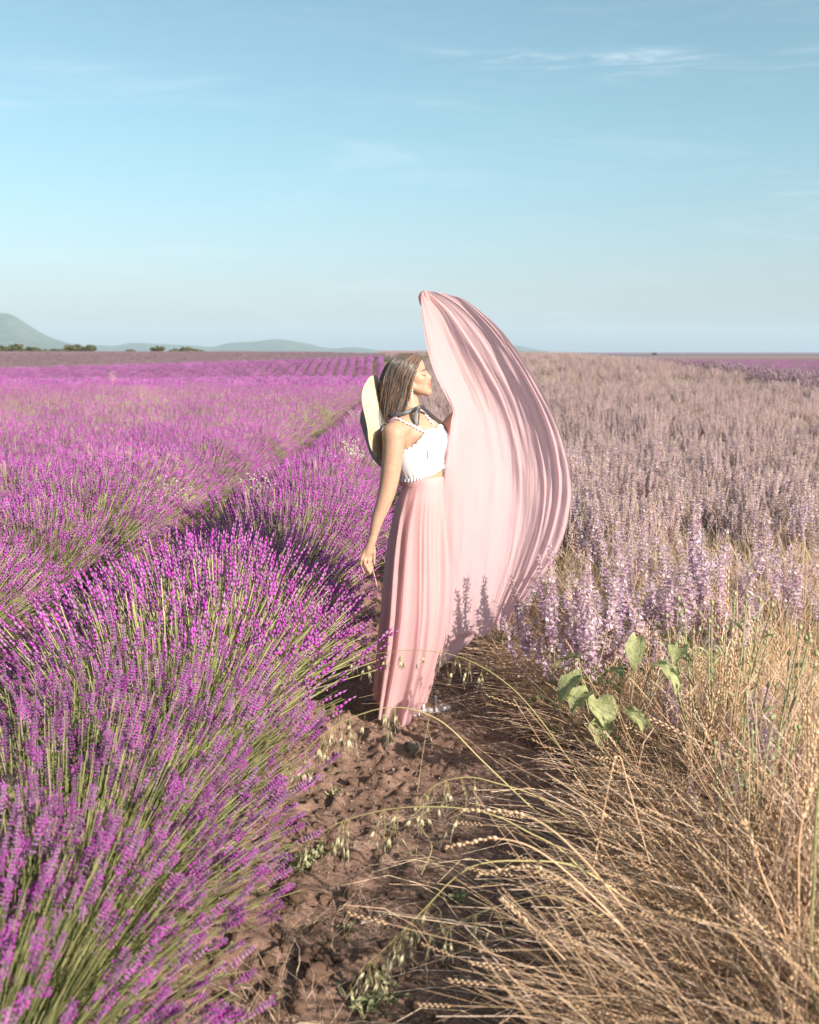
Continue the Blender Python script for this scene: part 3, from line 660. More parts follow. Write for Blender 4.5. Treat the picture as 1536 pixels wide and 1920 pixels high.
# ------------------------------------------------------------------ the woman: one continuous body from a smooth distance field
from mathutils.bvhtree import BVHTree
DY = 4.5
def Q(px, py, dy=0.0): return P(px, py, DY + dy)
PR = []                                           # (kind, parameters, blend)
def cap(a, b, r1, r2, k=.012, grp='body'): PR.append(('c', np.array(a), np.array(b), r1, r2, k, grp))
def ell(c, r, k=.02, grp='body', rot=None): PR.append(('e', np.array(c), np.array(r), rot, None, k, grp))
def cut(c, r, k=.01): PR.append(('x', np.array(c), r, None, None, k, 'body'))
YAW = math.radians(33); FR = np.array([math.cos(YAW), -math.sin(YAW), 0]); RT = np.array([-math.sin(YAW), -math.cos(YAW), 0]); UP = np.array([0, 0, 1.])
TR = np.stack([RT, FR, UP])                       # world -> torso axes (towards her right, front, up)
ell(Q(782, 838), (.138, .100, .165), .02, 'torso', TR)
ell(Q(795, 893), (.108, .080, .12), .05, 'torso', TR)
ell(Q(787, 955), (.112, .078, .11), .04, 'torso', TR)
ell(Q(780, 805), (.145, .075, .055), .04, 'torso', TR)
for s in (1, -1): ell(Q(784, 829) + FR * .062 + RT * .060 * s, (.054, .050, .054), .022, 'torso', TR)
cap(Q(772, 790), Q(764, 742), .050, .043, .03)
for s in (1, -1): cap(Q(771, 778), Q(779, 797) + RT * .13 * s, .026, .034, .035)                        # trapezius
cap(Q(784, 792) + FR * .03, Q(778, 799) + RT * .13 + FR * .045, .010, .009, .02)                      # collar bone
# near arm, hanging
AP = [(738, 814, -.145, .050), (737, 846, -.155, .0455), (730, 902, -.17, .0405), (719, 944, -.185, .0335), (708, 974, -.195, .0265), (698.5, 1011, -.205, .0165)]
AP = catmull(AP, 26)
for i, (a, b) in enumerate(zip(AP[:-1], AP[1:])): cap(Q(*a[:3]), Q(*b[:3]), a[3], b[3], .035 if i == 0 else .0012)
# its hand: palm, four fingers, thumb
cap(Q(698, 1012, -.205), Q(694, 1034, -.205), .0155, .016, .012); cap(Q(696, 1014, -.203), Q(684, 1037, -.210), .013, .0115, .012); cap(Q(697, 1014, -.207), Q(689, 1042, -.214), .013, .0115, .012)
def finger(pts, r0, r1):
    n = len(pts)
    for i in range(n - 1): cap(Q(*pts[i]), Q(*pts[i + 1]), r0 + (r1 - r0) * i / (n - 1), r0 + (r1 - r0) * (i + 1) / (n - 1), .0035)
finger([(683, 1036, -.212), (678.5, 1049, -.222), (677, 1057, -.222), (680.5, 1067, -.214), (682.5, 1075, -.208)], .0085, .0055)
finger([(688, 1041, -.212), (684, 1051, -.226), (684.5, 1058, -.228), (690, 1068, -.22), (694.5, 1075.5, -.213)], .0088, .0056)
finger([(692, 1040, -.205), (692, 1050, -.214), (691, 1058, -.216), (694, 1066, -.21), (695.5, 1072, -.205)], .0085, .0055)
finger([(695.5, 1036, -.198), (695, 1048, -.202), (694.5, 1056, -.202), (697, 1064, -.198), (698.3, 1070, -.195)], .0085, .0052)
finger([(699, 1022, -.195), (701.5, 1035, -.186), (701, 1046, -.184), (702, 1057, -.186)], .0105, .0056)
# far arm, raised behind the cloth, and its fist in the gathered corner
BP = [(824, 822, .135, .044), (890, 748, .29, .033), (868, 690, .27, .031), (822, 606, .13, .019), (812, 590, .11, .02)]
for i, (a, b) in enumerate(zip(BP[:-1], BP[1:])): cap(Q(*a[:3]), Q(*b[:3]), a[3], b[3], .03 if i == 0 else .006)
cap(Q(812, 592, .11), Q(803, 573, .10), .024, .026, .012)
for i in range(4): finger([(806 - 2 * i, 575 - 2 * i, .115), (796 - i, 569 - 4 * i + 6, .105), (797 - i, 570 - 4 * i + 8, .085), (805 - i, 574 - 3 * i + 8, .082)], .009, .0075)
finger([(812, 586, .10), (803, 580, .085), (797, 572, .078)], .010, .0075)
# legs and feet
for s, kx, ky, ax, ady, tx in ((1, 752, 1150, 728, -.06, 768), (-1, 772, 1150, 757, .09, 806)):
    hip = Q(784, 990) + RT * .058 * s; knee = Q(kx, ky, -.06 if s > 0 else .06); an = np.array([Q(ax, 1320, ady)[0], DY + ady, .10])
    cap(hip, knee, .066, .05, .03); cap(knee, an, .052, .034, .02)
    toe = np.array([an[0] + (.10 if s > 0 else .13), an[1] + (.09 if s > 0 else .01), .035]); cap(an + [-.01, 0, -.045], toe, .036, .026, .02); cap(toe, toe + ([.03, .027, -.005] if s > 0 else [.045, .004, -.005]), .026, .018, .015)
# head in profile
ell(Q(759, 698), (.083, .069, .080), .02)
ell(Q(778, 688), (.041, .054, .044), .02)
cap(Q(789.5, 694, -.028), Q(789.5, 694, .028), .0125, .0125, .014)
ell(Q(784, 714), (.043, .046, .046), .02)
for s in (1, -1):
    ell(Q(785, 711, -.036 * s), (.028, .022, .026), .016)
    cut(Q(799.5, 702.5, -.031 * s), .0135, .010)
    ell(Q(794, 702.8, -.030 * s), (.0115, .012, .0095), .003)
    ell(Q(802.5, 711, -.0105 * s), (.0085, .0065, .0065), .005)
    cap(Q(800, 735.5, -.012 * s), Q(772, 725, -.054 * s), .0145, .012, .018)
    ell(Q(771.5, 724, -.069 * s), (.012, .008, .021), .006)
    cut(Q(773.0, 723.5, -.080 * s), .0075, .004)
ell(Q(783, 726), (.046, .047, .030), .02)
cap(Q(796.5, 697.5), Q(805.8, 707.6), .0075, .0088, .009)
cap(Q(801, 712), Q(804, 716.5), .010, .009, .010)
cap(Q(804.6, 719.6, -.011), Q(804.6, 719.6, .011), .0072, .0072, .004); cap(Q(805.2, 719.4), Q(805.2, 719.4), .008, .008, .004)
cap(Q(804.6, 725.0, -.010), Q(804.6, 725.0, .010), .0082, .0082, .005)
ell(Q(801.6, 733.8), (.0175, .019, .0165), .014)
def prim(p, q):
    if p[0] == 'e':
        d = q - p[1]
        if p[3] is not None: d = d @ p[3].T
        k0 = np.sqrt(((d / p[2]) ** 2).sum(-1)); k1 = np.sqrt(((d / p[2] ** 2) ** 2).sum(-1))
        return k0 * (k0 - 1) / np.maximum(k1, 1e-6)
    if p[0] == 'x': return np.linalg.norm(q - p[1], axis=-1) - p[2]
    a, b = p[1], p[2]; ab = b - a; t = np.clip(((q - a) @ ab) / max(ab @ ab, 1e-9), 0, 1)
    return np.linalg.norm(q - a - t[..., None] * ab, axis=-1) - (p[3] + (p[4] - p[3]) * t)
def smin(a, b, k):
    h = np.maximum(k - np.abs(a - b), 0) / k; return np.minimum(a, b) - h * h * k * .25
def field(q, grp):
    D = np.full(q.shape[:-1], 5.)
    for p in PR:
        if p[6] == grp: D = smin(D, prim(p, q), p[5])
    return D
def bbox(p):
    if p[0] == 'e': e = p[2].max(); return p[1] - e, p[1] + e
    if p[0] == 'x': return p[1] - p[2], p[1] + p[2]
    r = max(p[3], p[4]); return np.minimum(p[1], p[2]) - r, np.maximum(p[1], p[2]) + r
def surface_nets(xs, ys, zs, prims):
    D = np.full((len(xs), len(ys), len(zs)), 1., np.float32)
    for p in prims:
        lo, hi = bbox(p); m = .05
        i0, i1 = np.searchsorted(xs, (lo[0] - m, hi[0] + m)); j0, j1 = np.searchsorted(ys, (lo[1] - m, hi[1] + m)); k0, k1 = np.searchsorted(zs, (lo[2] - m, hi[2] + m))
        if i1 <= i0 or j1 <= j0 or k1 <= k0: continue
        q = np.stack(np.meshgrid(xs[i0:i1], ys[j0:j1], zs[k0:k1], indexing='ij'), -1); d = prim(p, q); S = D[i0:i1, j0:j1, k0:k1]
        D[i0:i1, j0:j1, k0:k1] = -smin(-S, d, p[5]) if p[0] == 'x' else smin(S, d, p[5])
    ins = D < 0; c = [slice(None, -1), slice(1, None)]
    cnt = np.zeros(tuple(n - 1 for n in D.shape), np.int8)
    for a in (0, 1):
        for b in (0, 1):
            for e in (0, 1): cnt += ins[c[a], c[b], c[e]]
    cell = np.argwhere((cnt > 0) & (cnt < 8)); ax = (xs, ys, zs)
    acc = np.zeros((len(cell), 3)); num = np.zeros(len(cell))
    for d in range(3):
        for a in (0, 1):
            for b in (0, 1):
                o0 = np.zeros(3, int); o = [i for i in range(3) if i != d]; o0[o[0]] = a; o0[o[1]] = b; o1 = o0.copy(); o1[d] = 1
                g0 = cell + o0; g1 = cell + o1; d0 = D[tuple(g0.T)]; d1 = D[tuple(g1.T)]; x = (d0 < 0) != (d1 < 0)
                t = np.where(x, d0 / np.where(x, d0 - d1, 1), 0)
                p0 = np.stack([ax[i][g0[:, i]] for i in range(3)], 1); p1 = np.stack([ax[i][g1[:, i]] for i in range(3)], 1)
                acc += np.where(x[:, None], p0 + (p1 - p0) * t[:, None], 0); num += x
    V = acc / num[:, None]
    idx = np.full(cnt.shape, -1, np.int32); idx[tuple(cell.T)] = np.arange(len(cell)); Fs = []
    for d in range(3):
        o = [i for i in range(3) if i != d]
        s0 = [slice(None)] * 3; s1 = [slice(None)] * 3; s0[d] = slice(None, -1); s1[d] = slice(1, None)
        ch = ins[tuple(s0)] != ins[tuple(s1)]; e = np.argwhere(ch); e = e[(e[:, o[0]] > 0) & (e[:, o[1]] > 0)]
        e = e[(e[:, o[0]] < cnt.shape[o[0]]) & (e[:, o[1]] < cnt.shape[o[1]])]
        fl = ins[tuple(e.T)]; qd = []
        for a, b in ((1, 1), (0, 1), (0, 0), (1, 0)):
            g = e.copy(); g[:, o[0]] -= a; g[:, o[1]] -= b; qd.append(idx[tuple(g.T)])
        f = np.stack(qd, 1); rev = fl if d != 1 else ~fl
        f[~rev] = f[~rev][:, ::-1]; Fs.append(f)
    f = np.concatenate(Fs); f = f[(f >= 0).all(1)]
    for _ in range(2):                                   # light smoothing
        a = np.zeros_like(V); n = np.zeros(len(V))
        for i in range(4):
            for j in (1, 3): np.add.at(a, f[:, i], V[f[:, (i + j) % 4]]); np.add.at(n, f[:, i], 1)
        V = V * .5 + .5 * a / np.maximum(n, 1)[:, None]
    return V, f
xs = np.arange(-.30, .36, .0034); ys = np.arange(DY - .27, DY + .35, .0034)
zs = np.concatenate([np.arange(-.02, .66, .012), np.arange(.66, .95, .0034), np.arange(.95, 1.36, .0055), np.arange(1.36, 1.70, .0026), np.arange(1.70, 2.03, .005)])
BV, BF = surface_nets(xs, ys, zs, PR)
def skin_material():
    m = bpy.data.materials.new('skin'); m.use_nodes = True; t = m.node_tree; pb = t.nodes['Principled BSDF']; N = t.nodes.new; L = t.links.new
    pb.inputs['Roughness'].default_value = .55; pb.inputs['Specular IOR Level'].default_value = .35
    pb.inputs['Subsurface Weight'].default_value = .12; pb.inputs['Subsurface Radius'].default_value = (.012, .005, .003); pb.inputs['Subsurface Scale'].default_value = 1.0
    at = N('ShaderNodeAttribute'); at.attribute_name = 'rnd'
    nz = N('ShaderNodeTexNoise'); nz.inputs['Scale'].default_value = 45; nz.inputs['Detail'].default_value = 4; tc = N('ShaderNodeTexCoord'); L(tc.outputs['Object'], nz.inputs['Vector'])
    r = N('ShaderNodeValToRGB'); L(nz.outputs['Fac'], r.inputs[0]); e = r.color_ramp.elements; e[0].position = .3; e[0].color = (.34, .198, .135, 1); e[1].position = .7; e[1].color = (.40, .24, .165, 1)
    mx = N('ShaderNodeMix'); mx.data_type = 'RGBA'; L(at.outputs['Fac'], mx.inputs[0]); L(r.outputs[0], mx.inputs[6]); mx.inputs[7].default_value = (.34, .065, .07, 1); L(mx.outputs[2], pb.inputs['Base Color'])
    return m
M['skin'] = skin_material()
lip = np.zeros(len(BV))
for a in ((804.6, 719.8), (804.6, 725.2)):
    d = BV - Q(*a); lip = np.maximum(lip, np.clip(1.75 - np.sqrt(d[:, 0] ** 2 + (d[:, 1] * .42) ** 2 + d[:, 2] ** 2) / .0078, 0, 1))
person = empty('person', (Q(755, 1345)[0], DY, 0), 'woman in white crop top and pink maxi skirt holding one corner of the cloth high', 'person')
mb = MB(); mb.add(BV, BF, 0, lip); mb.obj('body', M['skin'], person, world=True)
TREE = BVHTree.FromPolygons([tuple(v) for v in BV], [tuple(f) for f in BF])
CAM = Vector((0, 0, CH))
def onbody(px, py, off=.004, dy=-.12):
    h = TREE.ray_cast(CAM, Vector(ray(px, py)).normalized())
    if h[0] is None or h[0].y > DY + .2: h = TREE.find_nearest(Vector(Q(px, py, dy)))
    n = h[1] if h[1].dot(CAM - h[0]) > 0 else -h[1]
    return np.array(h[0] + n * off), np.array(n)
def band_on(path, w, off, n, scal=0.0, nsc=20):
    """a flat band laid on the body along photograph points"""
    pp = catmull(path, n); c, nn = zip(*[onbody(a, b, off) for a, b in pp]); c = np.array(c); nn = np.array(nn)
    for _ in range(3): c[1:-1] = (c[:-2] + 2 * c[1:-1] + c[2:]) / 4
    sd = unit(np.cross(np.gradient(c, axis=0), nn)); t = np.linspace(0, 1, n)[:, None]; wv = w * (1 + scal * np.sin(t * nsc * 6.283))
    rows = np.stack([c - sd * wv + nn * .003 * np.sin(t * nsc * 6.283 + 1), c + nn * .002, c + sd * wv + nn * .003 * np.sin(t * nsc * 6.283)], 1)
    return rows.reshape(-1, 3), grid_faces(n, 3)
def dark(name, col, rough=.5, var=.15, **k): return mat(name, col, var, rough, **k)
M['brow'] = dark('brow_hair', (.035, .022, .018)); M['white_cloth'] = mat('white_cloth', (.64, .61, .65), .03, .75, .12, .2, bump=.03, bscale=300)
M['black_ribbon'] = dark('black_ribbon', (.035, .033, .037), .45); M['gold'] = mat('earring_metal', (.75, .66, .55), .05, .25, 0, .8)
for s in (-1, 1):
    if s < 0:
        br = [onbody(a, b, .0012)[0] for a, b in catmull([(797.0, 693.2), (794.5, 693.6), (791, 695.4), (786.5, 698.6)], 10)]
        ey = [onbody(a, b, .0014)[0] for a, b in catmull([(798.4, 702.6), (796, 703.4), (793, 703.4), (790, 702.2)], 8)]
    else:
        br = [np.array([p[0], 2 * DY - p[1], p[2]]) for p in br]; ey = [np.array([p[0], 2 * DY - p[1], p[2]]) for p in ey]
    mb = MB(); v, f = tubes(np.array([br]), np.interp(np.linspace(0, 1, 10), [0, .3, 1], [.0016, .0021, .0008])[None], 5, np.array([[[0, 1., 0]]])); mb.add(v, f); mb.obj('eyebrow', M['brow'], person, world=True)
    mb = MB(); v, f = tubes(np.array([ey]), np.interp(np.linspace(0, 1, 8), [0, .4, 1], [.0014, .0017, .0009])[None], 5, np.array([[[0, 1., 0]]])); mb.add(v, f); mb.obj('eyelashes', M['brow'], person, world=True)
# ------------------------------------------------------------------ crop top
def cpx(py): return np.interp(py, [790, 838, 893, 960], [779, 783, 795, 788])
def torso_pt(ph, py, off):
    ph, py, off = np.broadcast_arrays(np.asarray(ph, float), np.asarray(py, float), np.asarray(off, float)); shp = ph.shape; off = off.ravel()
    c = np.array([P(cpx(b), b, DY) for b in py.ravel()]); d = np.cos(ph.ravel())[:, None] * FR + np.sin(ph.ravel())[:, None] * RT
    r = np.full(len(c), .30)
    for _ in range(45): r = r - (field(c + d * r[:, None], 'torso') - off) * .8
    return (c + d * r[:, None]).reshape(*shp, 3)
NP = 144; ph = np.linspace(0, 2 * np.pi, NP, endpoint=False); pd_ = np.degrees((ph + np.pi) % (2 * np.pi) - np.pi)
up_py = np.interp(pd_, [-180, -100, -60, -38, -20, 0, 18, 36, 60, 95, 120, 180], [852, 852, 820, 799, 800, 806, 804, 806, 830, 852, 855, 852])
lo_py = np.interp(pd_, [-180, -90, -30, 0, 45, 90, 140, 180], [892, 880, 870, 873, 884, 894, 895, 892])
v = np.linspace(0, 1, 16)
topv = torso_pt(ph[None].repeat(16, 0), up_py[None] + (lo_py - up_py)[None] * v[:, None], .007 + .003 * np.sin(v * np.pi)[:, None])
topv[:, :, :] += 0.0016 * np.sin(ph * 37)[None, :, None] * (v[:, None, None] ** 6)
mb = MB(); mb.add(topv, grid_faces(16, NP, True)); tp = mb.obj('crop_top', M['white_cloth'], person, world=True)
def ruffle(py0, py1, off0, off1, amp, frq, name):
    n = 360; q = np.linspace(0, 2 * np.pi, n, endpoint=False); a = np.interp(q, np.append(ph, 2 * np.pi), np.append(py0, py0[0])); b = np.interp(q, np.append(ph, 2 * np.pi), np.append(py1, py1[0]))
    w = np.sin(q * frq + 1.2 * np.sin(q * 5)); rows = []
    for t in (0, .35, .7, 1): rows.append(torso_pt(q, a + (b - a) * t, off0 + (off1 - off0) * t) + (np.cos(q)[:, None] * FR + np.sin(q)[:, None] * RT) * (amp * t * (w + .4))[:, None])
    mb = MB(); mb.add(np.array(rows), grid_faces(4, n, True)); o = mb.obj(name, M['white_cloth'], person, world=True); return o
ruffle(lo_py - 2, lo_py + 4.5, .009, .010, .0035, 52, 'hem_ruffle'); ruffle(up_py + 2, up_py - 4, .010, .010, .0035, 41, 'neckline_ruffle')
mb = MB(); seam = torso_pt(np.full(12, math.radians(40)), np.linspace(838, 890, 12), .0115); v, f = tubes(seam[None], np.full((1, 12), .0009), 4, np.array([[[0, 1., 0.]]])); mb.add(v, f); mb.obj('seam', mat('seam_thread', (.30, .27, .33), 0, .8), person, world=True)
mb = MB(); v, f = band_on([(717.5, 809), (722, 797), (727, 790), (735, 784.5), (748, 787.5), (762, 794.5), (775, 799.5), (788, 806.5), (801, 812.5)], .0055, .005, 90, .45, 16); mb.add(v, f); mb.obj('strap', M['white_cloth'], person, world=True)
mb = MB(); v, f = band_on([(790, 770), (796, 777), (803, 785), (813, 797)], .006, .004, 30, .3, 6); mb.add(v, f); mb.obj('strap', M['white_cloth'], person, world=True)
# ------------------------------------------------------------------ skirt and the wide wrap cloth
M['pink'] = mat('pink_cloth', (.79, .53, .545), .0, .75, .60, .15, bump=.10, bscale=260)
lc = np.array([(757, 896), (756, 906), (748, 930), (738, 965), (732, 1000), (723, 1070), (714.5, 1150), (706, 1230), (698.5, 1305), (694, 1355)])
rc = np.array([(834, 892), (834, 906), (836, 960), (839, 1020), (842, 1080), (842, 1140), (834, 1200), (820, 1250), (802, 1300), (783, 1355)])
NT = 320; NV = 90; th = np.linspace(0, 2 * np.pi, NT, endpoint=False)
hem = np.interp(np.degrees(th), [0, 60, 120, 180, 205, 222, 235, 250, 268, 285, 310, 360], [1318, 1318, 1312, 1308, 1313, 1318, 1330, 1344, 1350, 1345, 1328, 1318])
rp = np.random.default_rng(5); fold = np.zeros((NV, NT)); vv = np.linspace(0, 1, NV)
for i in range(30):
    t0 = i / 30 * 6.283 + rp.normal(0, .08); w = rp.uniform(.045, .10); a = rp.uniform(.4, 1.25); dr = rp.normal(0, .15)
    d = (th[None] - t0 - dr * vv[:, None] + np.pi) % (2 * np.pi) - np.pi; wv = w * (.75 + .6 * vv[:, None])
    fold += a * (np.exp(-np.abs(d / wv) ** 1.6) - .45) * np.interp(vv, [0, rp.uniform(.06, .3), 1], [.1, 1, rp.uniform(.6, 1.1)])[:, None]
fold -= fold.mean(1, keepdims=True)
sk = np.zeros((NV, NT, 3))
for j in range(NV):
    py = 897 + (hem - 897) * vv[j]
    l = np.interp(py, lc[:, 1], lc[:, 0]); r = np.interp(py, rc[:, 1], rc[:, 0])
    c = (l + r) / 2; hw = (r - l) / 2 / 423; dep = np.maximum(hw * (.95 + .15 * vv[j]), min(.14, .115 + .3 * vv[j]))
    A = .012 * min(1, vv[j] * 3) + .012 * vv[j]
    rr = 1 + A * fold[j] / np.maximum(hw, .05)
    base = np.array([Q(a, b) for a, b in zip(c, py)])
    sk[j] = base + np.stack([hw * rr * np.cos(th), dep * rr * np.sin(th), np.zeros(NT)], 1)
mb = MB(); mb.add(sk, grid_faces(NV, NT, True)); mb.obj('skirt', M['pink'], person, world=True)
wb = torso_pt(np.linspace(0, 2 * np.pi, 100, endpoint=False)[None].repeat(4, 0), np.array([892., 896, 902, 908])[:, None], np.array([.006, .010, .0115, .012])[:, None])
mb = MB(); mb.add(wb, grid_faces(4, 100, True)); mb.obj('waistband', M['pink'], person, world=True)
GD = [
 [(789, 556, 0.05), (791, 590, 0.04), (797, 630, 0.03), (806, 672, 0.02), (819, 708, 0.01), (836, 742, 0.0), (849, 768, -0.01), (846, 792, -0.02), (840, 840, -0.03), (834, 895, -0.03), (830, 980, -0.01), (826, 1060, 0.02), (822, 1140, 0.03), (818, 1212, 0.03)],
 [(790, 550, 0.05), (806, 590, 0.06), (820, 635, 0.07), (836, 685, 0.075), (853, 730, 0.07), (866, 775, 0.05), (866, 820, 0.035), (861, 880, 0.03), (856, 960, 0.035), (851, 1040, 0.045), (845, 1130, 0.04), (838, 1203, 0.04)],
 [(793, 547, 0.05), (823, 588, 0.08), (846, 638, 0.115), (868, 690, 0.15), (889, 740, 0.165), (905, 790, 0.16), (911, 850, 0.14), (910, 920, 0.115), (904, 1000, 0.1), (896, 1070, 0.09), (885, 1140, 0.075), (873, 1197, 0.06)],
 [(800, 546, 0.045), (840, 582, 0.072), (872, 630, 0.1), (903, 685, 0.135), (930, 740, 0.165), (950, 800, 0.185), (961, 860, 0.19), (964, 930, 0.18), (957, 1005, 0.155), (945, 1070, 0.13), (926, 1135, 0.1), (907, 1189, 0.07)],
 [(812, 547, 0.045), (856, 574, 0.0675), (900, 622, 0.091), (938, 682, 0.123), (968, 742, 0.15), (990, 805, 0.1678), (1002, 865, 0.1728), (1005, 930, 0.1643), (997, 1000, 0.1415), (980, 1062, 0.118), (956, 1122, 0.0895), (936, 1176, 0.061)],
 [(832, 550, 0.045), (868, 566, 0.057), (919, 616, 0.07), (962, 677, 0.095), (997, 742, 0.115), (1022, 805, 0.1275), (1035, 865, 0.1325), (1038, 925, 0.1275), (1028, 990, 0.11), (1010, 1047, 0.09), (985, 1097, 0.065), (955, 1160, 0.04)],
 [(850, 556, 0.045), (873, 563, 0.042), (932, 611, 0.04), (980, 672, 0.055), (1021, 740, 0.065), (1050, 805, 0.07), (1066, 868, 0.075), (1072, 925, 0.075), (1063, 985, 0.065), (1042, 1043, 0.05), (1010, 1090, 0.03), (975, 1132, 0.01)]]
NR, NU = 200, 280
gd = np.array([catmull(g, NR) for g in GD]); cols = np.array([catmull(gd[:, j], NU) for j in range(NR)])      # rows x across x (px, py, dy)
_v = np.linspace(0, 1, NR)[:, None]; _u = np.linspace(0, 1, NU)[None]; cols[..., 1] += (5 * np.sin(_u * 31 + 2 * np.sin(_u * 9)) + 3 * np.sin(_u * 57)) * _v ** 10
u = np.linspace(0, 1, NU); vr = np.linspace(0, 1, NR)[:, None]
rp = np.random.default_rng(21); fo = np.zeros((NR, NU))
amp = np.interp(vr[:, 0], [0, .06, .25, .5, .8, 1], [.006, .010, .012, .014, .012, .008])[:, None]
FOLDS = [(.10, .03, .9, .12), (.19, .035, 1.0, .02), (.27, .03, .6, .05), (.36, .035, .9, .06), (.44, .04, .6, .0), (.52, .03, 1.3, .05), (.60, .022, .9, -.02), (.66, .035, .9, .06), (.73, .022, 1.0, .0), (.80, .03, 1.2, .02), (.87, .02, .9, -.02), (.935, .022, 1.1, .0)]
for (u0, w, a, dr) in FOLDS:
    w = w * rp.uniform(.7, 1.7); a = a * rp.uniform(.5, 1.25)
    path = u0 + dr * (vr - .4) + .015 * np.sin(vr * rp.uniform(4, 8) + rp.uniform(0, 6)); x = (u[None] - path) / (w * (1 + .5 * vr))
    life = np.interp(vr[:, 0], [0, rp.uniform(.05, .2), rp.uniform(.45, .7), rp.uniform(.8, 1.0), 1.01], [.5, 1, 1, rp.uniform(.15, .7), .2])[:, None]
    fo += a * life * np.where(x < 0, np.exp(-(x / 1.5) ** 2), np.exp(-(x / .62) ** 2))
for i in range(16):                                              # finer creases near the hand and short random ones
    u0 = rp.uniform(.03, .97); v0 = rp.uniform(0, .95); x = (u[None] - u0 - rp.normal(0, .08) * (vr - v0)) / rp.uniform(.008, .016)
    fo += rp.uniform(.12, .3) * np.exp(-x ** 2) * np.exp(-((vr - v0) / rp.uniform(.06, .16)) ** 2)
wide = np.linalg.norm(cols[:, -1, :2] - cols[:, 0, :2], axis=1)[:, None]
pan = np.zeros((NR, NU, 3)); soft = (fbm(u[None] * 4 + 0 * vr, vr * 5 + 0 * u[None], 3) - .5) * .045 + (fbm(u[None] * 34 + 0 * vr + 3 * vr, vr * 9 + 0 * u[None], 4, .6) - .5) * .0075
dyf = cols[..., 2] - amp * 1.15 * np.clip(wide / 170, .25, 1.3) * (fo - fo.mean()) + soft * np.clip(wide / 200, 0, 1)
for j in range(NR):
    for i in range(NU): pan[j, i] = Q(cols[j, i, 0], cols[j, i, 1], dyf[j, i])
mb = MB(); mb.add(pan, grid_faces(NR, NU))
# the gathered tip over the fist and the rear layer of the wrap showing below the hem
tl = [[(818, 1196, .05), (850, 1192, .06), (892, 1184, .06)], [(815, 1225, .07), (846, 1215, .08), (890, 1192, .08)], [(811, 1252, .09), (842, 1236, .10), (882, 1204, .09)], [(803, 1275, .10), (826, 1252, .11), (862, 1222, .10)]]
tg = np.array([catmull(q, 30) for q in tl]); tg = np.array([catmull(tg[:, j], 16) for j in range(30)])
tv = np.array([[Q(p[0], p[1], p[2] + .006 * math.sin(i * .9 + j * .2)) for i, p in enumerate(row)] for j, row in enumerate(tg)]); mb.add(tv, grid_faces(30, 16))
tipq = np.linspace(0, 2 * np.pi, 40, endpoint=False); tr_ = []
for k, (rx, ry, px_, py_, d_) in enumerate(((2, 2, 797, 546, .055), (10, 9, 798, 549, .07), (15, 13, 800, 556, .08), (17, 15, 804, 567, .095), (17, 16, 809, 580, .105))):
    tr_.append([Q(px_ + rx * math.cos(a) * (1 + .10 * math.sin(a * 7 + k * .4)), py_ + (ry * .35) * math.sin(a) + 1.5 * math.sin(a * 5 + k), d_ + ry / 423 * math.sin(a) * (1 + .10 * math.sin(a * 6))) for a in tipq])
mb.add(np.array(tr_), grid_faces(5, 40, True)); mb.obj('wrap_cloth', M['pink'], person, world=True)
# ------------------------------------------------------------------ hair
M['hair'] = mat('dark_hair', (.05, .037, .033), .6, .32, 0, .8, col2=(.11, .08, .068)); M['hair_base'] = mat('hair_base', (.03, .02, .017), .1, .5, 0, .4)
M['hair_light'] = mat('light_hair_strand', (.22, .15, .10), .4, .4, 0, .5, col2=(.22, .11, .065)); M['hair_red'] = mat('brown_hair_ends', (.10, .045, .028), .4, .42, 0, .45, col2=(.15, .07, .045))
HG = [[(790, 674, -.012), (784, 684, -.058), (777, 704, -.074), (772.5, 720, -.078), (767, 737, -.072), (763.5, 754, -.062), (760, 772, -.060)],
      [(785, 667.5, -.012), (775, 680, -.066), (764, 704, -.083), (758, 726, -.086), (753, 745, -.086), (748, 763, -.088), (741, 781, -.094)],
      [(770, 663, -.012), (754, 677, -.064), (741, 702, -.080), (736, 726, -.084), (731, 748, -.082), (727, 770, -.084), (725, 792, -.08)],
      [(752, 664.5, -.010), (735, 680, -.045), (723.5, 702, -.056), (719, 726, -.060), (716.5, 750, -.058), (716.5, 775, -.054), (719, 801, -.05)],
      [(742, 670, .0), (725, 686, .0), (716, 706, .0), (713, 728, .0), (711, 750, .0), (711, 773, .0), (715, 797, .0)]]
far_ = [[(a, b, -c) for a, b, c in g] for g in HG]
ring = HG + far_[-2::-1]                                          # near face line, over the back of the head, to the far face line
hg = np.array([catmull(g, 40) for g in ring])                     # guides x 40 x 3
def hair_pt(a, t, jit=0.0):
    """a 0..1 round the head from near temple to far temple, t 0..1 root to tip"""
    k = a * (len(ring) - 1); i = np.clip(int(k), 0, len(ring) - 2); w = k - i
    j = t * 39; j0 = np.clip(j.astype(int), 0, 38); q = (j - j0)[:, None]
    g0 = hg[i][j0] * (1 - q) + hg[i][j0 + 1] * q; g1 = hg[i + 1][j0] * (1 - q) + hg[i + 1][j0 + 1] * q
    w = w * w * (3 - 2 * w) * .5 + w * .5
    return g0 * (1 - w) + g1 * w
shell = np.array([[Q(765 + (p[0] - 765) * .965, p[1] * .99 + 7, p[2] * .93) for p in hair_pt(a, np.linspace(0, .97, 40))] for a in np.linspace(0, 1, 60)])
mb = MB(); mb.add(shell, grid_faces(60, 40))
topc = [Q(768, 667.5, 0)] ; roots = shell[:, 0]
mb.add(np.concatenate([roots, topc]), np.stack([np.arange(59), np.arange(1, 60), np.full(59, 60)], 1)); hair = mb.obj('hair', M['hair_base'], person, world=True)
rh = np.random.default_rng(9); C0, C1, C2 = [], [], []
